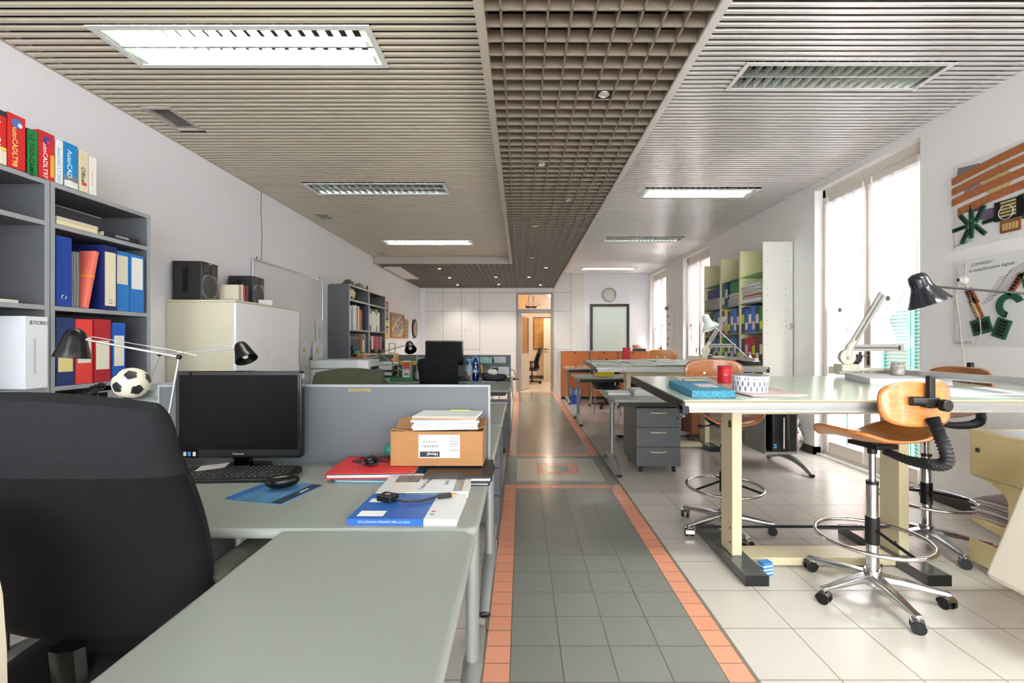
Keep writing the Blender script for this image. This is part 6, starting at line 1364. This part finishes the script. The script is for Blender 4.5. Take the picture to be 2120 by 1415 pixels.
# low cabinet behind the cork screens with pots
t = thing('low_sideboard', 'white low cabinet along the back wall behind the cork screens', 'cabinet', (2.0, 11.30, 0)); b = MB(PANEL); b.box(-1.05, 1.05, -.18, .24, 0, 1.0); b.build('body', t, bev=.003); b = MB(PANEL); b.box(-1.06, 1.06, -.2, .245, 1.0, 1.03); b.build('top', t, bev=.003)
for s_ in (-1, 0, 1): b = MB(PANEL); b.box(-.345+s_*.7, .345+s_*.7, -.2, -.181, .06, .98); b.build('door', t)
for i, (x, rgb, h_, lb_) in enumerate(((2.83, (206, 150, 120), .15, 'terracotta pot on the white cabinet beside the framed mirror'), (2.95, (230, 220, 205), .11, 'cream pot right of the terracotta pot'))):
    b = MB(C(*rgb)); b.lathe([(.0001, 0), (.06, 0), (.085, h_*.8), (.092, h_*.8), (.092, h_), (.08, h_), (.06, .02)], 20); o = solo(b, 'plant_pot', lb_, 'pot', (x+.0, 11.22, 1.03))
b = MB(BLACKP); b.box(-.12, .12, -.05, .05, 0, .06); b.cyl((-.14, 0, .03), (-.2, 0, .02), .02, 10); solo(b, 'camera_case', 'black object lying on the low white cabinet by the windows', 'case', (3.0-.0, 11.14, 1.03), -8, bev=.008).location.x = 2.93
bpy.data.objects['plant_pot.001'].location = (2.68+.36-.06, 11.34, 1.03)
# clock and framed board on the back wall
t = thing('wall_clock', 'round silver rimmed wall clock above the framed board', 'clock', (2.236, YB-.02, 2.451)); Ry = Euler((PI/2, 0, 0)).to_matrix()
b = MB(SILV); b.lathe([(.150, .03), (.165, .038), (.178, .02), (.178, 0)], 48, (0, 0, 0), Ry); b.build('rim', t); b = MB(C(218, 214, 208)); b.lathe([(.0001, .012), (.152, .012)], 48, (0, 0, 0), Ry); b.build('dial', t)
b = MB(INK)
for h_ in range(12):
    a = math.radians(90-h_*30); b.bc((.135*math.cos(a), -.0135, .135*math.sin(a)), (.016, .001, .004), (0, -(90-h_*30), 0))
b.build('hour_marks', t)
for h_ in (12, 1, 2, 4, 5, 6, 7, 8, 10, 11): a = math.radians(90-h_*30); text(str(h_), .034, INK, t, (.108*math.cos(a), -.0132, .108*math.sin(a)))
b = MB(INK); a = math.radians(90-47*6); b.bc((.045*math.cos(a), -.016, .045*math.sin(a)), (.09, .001, .004), (0, -math.degrees(a), 0)); a = math.radians(90-290); b.bc((.03*math.cos(a), -.0155, .03*math.sin(a)), (.06, .001, .006), (0, -math.degrees(a), 0)); b.build('clock_hands', t)
t = thing('framed_board', 'tall pale green glass board in a dark bronze frame', 'board', (2.245, YB-.02, 1.03)); FB = mat('dark_bronze_frame', (58, 54, 50), .25, metal=.4)
b = MB(mat('pale_green_glass_board', (206, 216, 208), .08)); b.box(-.43, .43, -.022, -.002, .0, 1.13); b.build('board', t)
for (q0, q1, r0, r1) in ((-.495, -.43, 0, 1.19), (.43, .495, 0, 1.19), (-.43, .43, 1.125, 1.19)): b = MB(FB); b.box(q0, q1, -.05, -.001, r0, r1); b.build('frame', t, bev=.008)
# ---- cream bookcases by the windows
def bookcase_cream(label, y0, y1, first=False, last=False):
    x0, x1 = 2.875, 3.225; t = thing('tall_bookcase', label, 'bookcase', (x0, y0, 0), 0, 'tall cream bookcases'); w_ = y1-y0; d = x1-x0; CI = mat('yellow_cream_laminate', (222, 214, 168), .4); CS = mat('white_cream_side', (218, 216, 206), .4)
    b = MB(CI); b.box(d-.006, d, .018, w_-.018, .05, 2.43); b.build('back_panel', t)
    for k_, a in enumerate((0, w_-.018)):
        b = MB(CI); b.box(0, d, a, a+.018, 0, 2.435)
        if k_ == 0: b.m(CS); b.box(0, d, a-.0008, a-.0001, 0, 2.435); b.m(DARKB); [b.cyl((xx, a-.0009, zz), (xx, a-.0012, zz), .005, 6) for xx in (.05, .27) for zz in (.5, .6, 1.22, 1.35, 1.5, 1.62, 1.8, 1.87, 2.2)] if first else None
        b.build('side_panel', t)
    for z in (.08, .60, .98, 1.365, 1.74):
        b = MB(C(120, 122, 120)); b.box(.004, d-.006, .0185, w_-.0185, z-.018, z); b.build('shelf', t)
    b = MB(glass_mat('green_edge_glass', (200, 226, 214), .12)); b.box(.004, d-.006, .0185, w_-.0185, 2.08, 2.088); b.build('glass_shelf', t)
    return t
bookcase_cream('cream bookcase nearest the camera with red and brown binders', 5.40, 5.978, True)
bookcase_cream('middle cream bookcase with a large green box file', 5.98, 6.558)
bookcase_cream('cream bookcase nearest the back wall with orange binder', 6.56, 7.14)
b = MB(CHROME); b.lathe([(.0001, 0), (.035, .002), (.035, .006), (.02, .012), (.0001, .012)], 20, (0, 0, 0), Euler((PI/2, 0, 0)).to_matrix()); b.cyl((-.07, -.008, 0), (.09, -.008, 0), .005, 8); solo(b, 'hook', 'small chrome wall hook beside the cream bookcase side', 'hook', (3.20, 5.398, 1.43))
NAVY, BLU, BLU2, GRN, RED, BRN, TEALB, ORG, YEL, BLK = (34, 44, 96), (30, 96, 172), (60, 110, 170), (20, 120, 64), (170, 34, 40), (84, 50, 44), (50, 120, 120), (214, 150, 40), (226, 196, 40), (36, 36, 38)
cn = {NAVY: 'navy', BLU: 'blue', BLU2: 'light blue', GRN: 'green', RED: 'red', BRN: 'dark brown', TEALB: 'teal', ORG: 'orange', YEL: 'yellow', BLK: 'black'}
ordn = ['first', 'second', 'third', 'fourth', 'fifth', 'sixth', 'seventh', 'eighth']
lc = [(224, 220, 206), (190, 214, 60), (226, 190, 196), (224, 222, 214), (214, 214, 206)]
def rrow(y0, y1, z, cols, where, h=.33, seed=0):
    n = len(cols); w_ = (y1-y0)/n
    for i, c_ in enumerate(cols):
        o = binder('%s ring binder, %s from the near side, %s' % (cn[c_], ordn[i], where), y0+i*w_, w_-.002, z, h-.012*((i*7+seed) % 3), c_, 1, x=2.885, face=-1, labz=((.12, .42) if (i+seed) % 2 else (.35, .72)), labrgb=lc[(i*3+seed) % 5], parts=False, d=.27)
u1, u2, u3 = (5.422, 5.956), (6.002, 6.536), (6.582, 7.118)
rrow(*u1, 1.365, [GRN, NAVY, BLU2, BLU, BLU, NAVY], 'upper row of near cream bookcase', seed=1)
rrow(*u1, .98, [BRN, BRN, RED, RED, RED, NAVY], 'lower row of near cream bookcase')
rrow(*u1, .60, [GRN, GRN, YEL, BLU, NAVY, BLU], 'bottom row of near cream bookcase')
rrow(*u2, 1.365, [BLK, BLU2, BLU, NAVY, YEL, NAVY], 'upper row of middle cream bookcase', seed=2)
rrow(*u2, .98, [NAVY, BLU, BLU2, NAVY, GRN, GRN], 'lower row of middle cream bookcase', seed=1)
rrow(*u2, .60, [BLU, BLU, YEL, NAVY, BLU, GRN], 'bottom row of middle cream bookcase')
rrow(*u3, 1.365, [BLU2, BLU, GRN, NAVY, ORG, BLK], 'upper row of far cream bookcase')
rrow(*u3, .98, [BLU, NAVY, BLU2, NAVY, GRN, BLK], 'lower row of far cream bookcase', seed=1)
rrow(6.34, 6.536, 1.74, [NAVY, TEALB], 'top board of middle cream bookcase', h=.34)
def heap(label, y, z, w_, h_, rgb=(214, 212, 208), d=.27, orange=0):
    m = MB(C(*rgb, rough=.75)); r_ = random.Random(int(y*100)); n = 12
    for i in range(n):
        if orange and i == n//2-2: m.m(C(226, 80, 40))
        elif i % 4 == 3: m.m(C(190, 186, 184))
        else: m.m(C(*rgb, rough=.75))
        m.bc((.13+r_.uniform(-.02, .02), r_.uniform(-.012, .012), h_*(i+.5)/n), (d, w_-.03+r_.uniform(-.03, 0), h_/n*.8), (0, 0, r_.uniform(-3, 3)))
    return solo(m, 'paper_heap', label, 'papers', (2.885, y, z))
heap('tall heap of papers with an orange folder, near cream bookcase', 5.70, 1.7405, .50, .24, orange=1)
b = MB(C(150, 148, 140, noise=.3, nscale=90)); b.box(0, .28, -.16, .16, 0, .10); solo(b, 'archive_box', 'grey woven archive box below the papers, middle cream bookcase', 'box', (2.882, 6.17, 1.7405))
heap('untidy papers on the grey archive box, middle cream bookcase', 6.17, 1.841, .32, .07)
b = MB(C(14, 116, 60, rough=.4)); b.box(0, .27, -.14, .14, 0, .14); solo(b, 'box_file', 'large green box file on the papers of the middle cream bookcase', 'box', (2.90, 6.17, 1.92))
heap('heap of papers and black binders on the far cream bookcase board', 6.85, 1.7405, .50, .15, (190, 188, 188))
b = MB(C(34, 50, 116, rough=.45)); b.box(0, .27, -.23, .20, 0, .14); solo(b, 'box_file', 'navy box file on top of the papers, far cream bookcase', 'box', (2.90, 6.86, 1.892))
# ---- wall art on the right wall
def art(label, y0, y1, z0, z1):
    t = thing('wall_panel', label, 'wall art', (XR-.001, y0, z0)); b = MB(mat('art_panel_white', (228, 227, 226), .5)); b.box(-.018, 0, 0, y1-y0, 0, z1-z0); b.build('panel', t); return t
PCB = mat('green_circuit_board', (34, 84, 66), .35, noise=.3, nscale=90); PBR = mat('brown_circuit_board', (142, 78, 44), .5, noise=.2, nscale=70); WS = wood_mat('curved_slat_wood', (150, 86, 46), (184, 112, 64), .35, 5, .2)
# positions: s = distance from the far edge of the panel towards the camera, h = height above its lower edge
A1 = art('white relief panel with curved wooden slats and memory strips', 2.05, 3.376, 1.925, 2.54)
def at(L_, s_, h_): return (L_-s_, h_)
def strip(parent, s_, h_, ln, w_, ang_, m, name, L_=1.326, t_=.012, comp=0):
    y, z = L_-s_, h_; b = MB(m); b.M = Matrix.Translation((-.018-t_/2, y, z)) @ Matrix.Rotation(math.radians(-ang_), 4, 'X'); b.box(-t_/2, t_/2, -ln/2, ln/2, -w_/2, w_/2)
    if comp:
        b.m(BLACKP if comp == 1 else C(190, 170, 110)); n = max(3, int(ln/.022)); [b.box(-t_/2-.004, -t_/2, -ln/2+.01+i*(ln-.02)/n, -ln/2+.01+i*(ln-.02)/n+.013, -w_*.3, w_*.25) for i in range(n)]
    b.M = None; return b.build(name, parent)
for i, (h_, s0) in enumerate(((.49, 0), (.415, 0), (.335, 0), (.255, .045))):
    b = MB(WS); pts = []
    for k_ in range(15):
        q = k_/14; s_ = s0-.01+q*.95; pts.append((1.326-s_, h_+.015+.03*q+.06*q*q*0+.045*math.sin(q*2.4)))
    vs = []
    for (y, z) in pts: vs += [(-.020, y, z-.026), (-.020, y, z+.026), (-.034, y, z+.026), (-.034, y, z-.026)]
    fs = [(4*i_+j, 4*i_+(j+1) % 4, 4*i_+4+(j+1) % 4, 4*i_+4+j) for i_ in range(14) for j in range(4)]+[(0, 1, 2, 3), (59, 58, 57, 56)]
    b.add(vs, fs); so = b.build('wooden_slat', A1, bev=.002); q_ = MB(BLACKP); q_.cyl((-.034, pts[0][0]-.022, pts[0][1]), (-.0355, pts[0][0]-.022, pts[0][1]), .004, 8); q_.build('screw', so)
strip(A1, .10, .555, .16, .06, -8, C(120, 120, 124, noise=.4, nscale=60), 'engraving_print', t_=.002); strip(A1, .13, .40, .12, .10, 0, C(146, 128, 148, noise=.4, nscale=50), 'engraving_print', t_=.0018); strip(A1, .16, .27, .11, .06, -8, C(110, 90, 112, noise=.4, nscale=50), 'engraving_print', t_=.0018)
strip(A1, .30, .40, .17, .17, 40, C(196, 178, 136, noise=.2, nscale=50), 'tan_card', t_=.0015); strip(A1, .24, .20, .12, .07, -6, C(110, 90, 112, noise=.4, nscale=50), 'engraving_print', t_=.0018)
for (s_, h_, ln, an) in ((.13, .24, .12, 90), (.13, .115, .12, 90), (.075, .205, .10, -52), (.045, .145, .11, 6), (.085, .08, .11, 62), (.19, .215, .12, 58), (.19, .105, .11, -48), (.265, .15, .11, 4)): strip(A1, s_, h_, ln, .028, an, PCB, 'memory_strip', comp=1)
strip(A1, .385, .19, .13, .17, 90, BLACKP, 'black_heatsink', comp=2, t_=.02); strip(A1, .39, .08, .12, .08, 0, PBR, 'component_board', comp=2); strip(A1, .55, .2, .2, .16, 10, PCB, 'circuit_board', comp=1); strip(A1, .8, .18, .22, .2, -12, PBR, 'circuit_board', comp=2)
b = MB(C(190, 190, 190)); b.torus(.045, .003, (-.045, 1.326-.38, .17), Euler((0, PI/2, 0)).to_matrix(), 24, 6); b.build('wire_ring', A1)
text('Como 2013', .030, INK, A1, (-.0185, 1.326-.06, .035), '-X', 6)
A2 = art('white relief panel with circuit boards, cables and handwriting', 2.05, 3.376, 1.205, 1.835)
text('COMANDI !', .030, INK, A2, (-.0185, 1.326-.20, .585), '-X', 2); text('la semplificazione digitale', .030, INK, A2, (-.0185, 1.326-.26, .548), '-X', 2); text('Como 2013', .026, INK, A2, (-.0185, 1.326-.06, .03), '-X', 0)
strip(A2, .135, .36, .12, .05, -62, PBR, 'circuit_board', comp=1); strip(A2, .165, .27, .14, .05, -66, PBR, 'circuit_board', comp=2); strip(A2, .20, .145, .13, .11, 14, PCB, 'circuit_board', comp=1); strip(A2, .335, .125, .13, .09, 70, PCB, 'circuit_board', comp=1); strip(A2, .42, .41, .15, .035, 58, PBR, 'circuit_board', comp=1); strip(A2, .52, .44, .12, .10, 12, PCB, 'circuit_board', comp=2); strip(A2, .7, .3, .2, .16, 5, PCB, 'circuit_board', comp=1)
b = MB(PCB); b.M = Matrix.Translation((-.024, 1.326-.385, .275)) @ Euler((0, PI/2, 0)).to_matrix().to_4x4(); b.lathe([(.045, -.006), (.085, -.006), (.085, .006), (.045, .006), (.045, -.006)], 24, a0=20, a1=250); b.M = None; b.build('curved_circuit_board', A2)
b = MB(INK)
for i in range(10):
    s0, h0 = .20+.012*i, .30+.018*i; b.tube([(-.0192, 1.326-s0, h0), (-.0192, 1.326-s0-.06, h0+.02), (-.0192, 1.326-s0-.08, h0+.05), (-.0192, 1.326-s0-.22, h0+.10)], .0012, 4)
b.build('drawn_circuit', A2)
b = MB(C(224, 220, 212, rough=.4)); b.lathe([(.0001, .0), (.03, 0), (.03, .03), (.018, .034), (.018, .05), (.0001, .05)], 20, (-.02, 1.326-.08, .485), Euler((0, -PI/2, 0)).to_matrix()); b.m(BLACKP); b.lathe([(.0001, .051), (.011, .051)], 14, (-.02, 1.326-.08, .485), Euler((0, -PI/2, 0)).to_matrix()); b.build('white_socket', A2)
b = MB(C(206, 190, 172)); b.tube([(-.03, 1.326-.06, .50), (-.03, 1.326-.02, .38), (-.03, 1.326-.05, .2), (-.03, 1.326-.06, .05), (-.03, 1.326-.085, -.10), (-.02, 1.326-.085, -.40)], .0035, 6); b.tube([(-.03, 1.326-.06, .50), (-.03, 1.326-.03, .59), (-.03, 1.326-.10, .60), (-.03, 1.326-.09, .48), (-.032, 1.326-.14, .33), (-.034, 1.326-.20, .20), (-.034, 1.326-.21, .10), (-.03, 1.326-.16, .01)], .003, 6); b.build('cord', A2)
# ornament strip between the windows
t = thing('ornament_panel', 'narrow white hanging panel with small red and brown pieces', 'wall art', (XR-.001, 9.62, 1.13)); b = MB(mat('art_panel_white', (228, 227, 226), .5)); b.box(-.03, 0, 0, .40, 0, .97); b.build('panel', t)
for i, (y, z, r_) in enumerate(((.34, .86, .045), (.30, .68, .02), (.22, .5, .02), (.36, .38, .02), (.28, .2, .02), (.34, .07, .022))): b = MB(C(*((150, 120, 120) if i == 0 else (150, 110, 70)))); b.ball((-.03-r_*.5, y, z), r_, 10, 8); b.build('ornament', t)
# ---- cream trolley at the right edge
t = thing('drafting_trolley', 'cream rolling cabinet with open paper compartments at the right edge', 'trolley', (2.47, 1.60, 0)); CT = mat('trolley_cream', (214, 198, 150), .4)
L_ = .905; D_ = .50
b = MB(CT); b.box(0, D_, 0, L_, .51, .745); b.build('upper_box', t, bev=.006)
b = MB(CT); b.box(-.006, D_+.006, -.006, L_+.006, .745, .757); b.m(C(190, 194, 200)); b.box(.03, D_-.03, .05, L_-.05, .757, .7585); b.build('top', t, bev=.002)
b = MB(HND); b.cyl((-.0001, L_-.05, .655), (-.006, L_-.05, .655), .013, 18); b.m(BLACKP); b.cyl((-.0061, L_-.05, .655), (-.007, L_-.05, .655), .004, 8); b.build('lock', t)
pr = [(L_-.30, .51), (L_-.30, .16), (0, .16), (0, .51)]
def side(x):
    b = MB(CT); pts = [(L_-.02, .51)]
    for k_ in range(7): a = math.radians(90*k_/6); pts.append((L_-.02-.18*math.sin(a)-0, .51-.10*(1-math.cos(a))-.0))
    pts += [(L_-.20, .30), (L_-.16, .275), (L_, .285), (L_, .265), (L_-.17, .235), (L_-.17, .16), (L_, .16), (L_, .04), (0, .04), (0, .51)]
    b.prism(pts, x, x+.018, 'x'); return b.build('side_panel', t)
side(0.0); side(D_-.018)
b = MB(CT); b.box(.018, D_-.018, 0, L_, .262, .28); b.build('shelf', t); b = MB(CT); b.box(.018, D_-.018, 0, L_, .05, .07); b.build('base', t)
b = MB(BLACKP); b.box(.0181, D_-.0181, .0, .02, .07, .51); b.build('end_panel', t)
for sx in (.06, D_-.06):
    for sy in (.08, L_-.08): c_ = MB(BLACKP); c_.cyl((sx-.013, sy, .025), (sx+.013, sy, .025), .025, 16); c_.build('caster', t)
b = MB(mat('pale_beige_plastic', (212, 202, 186), .5)); b.prism([(-.53, .275), (-.52, .25), (-.007, .25), (-.007, .74), (-.335, .74)], .06, .30, 'y', False); b.build('tilting_bin', t, bev=.012, seg=3)
sheets('bundle of curling papers in the upper compartment of the trolley', 2.71, 2.35, .2805, .40, .36, .12, 14, 12, (196, 186, 186), jit=.025)
sheets('pink folder of papers in the lower compartment of the trolley', 2.70, 2.36, .0705, .38, .28, .05, -8, 5, (214, 130, 124), name='folder', cat='folder', jit=.012)
# ================================================================== lettering becomes plain mesh
_dg = bpy.context.evaluated_depsgraph_get()
for _o in TEXTS:
    _m = bpy.data.meshes.new_from_object(_o.evaluated_get(_dg)); _p = bpy.data.objects.new('lettering', _m); COL.objects.link(_p)
    _p.parent = _o.parent; _p.location = _o.location; _p.rotation_euler = _o.rotation_euler; _p.scale = _o.scale
for _o in TEXTS: bpy.data.objects.remove(_o)
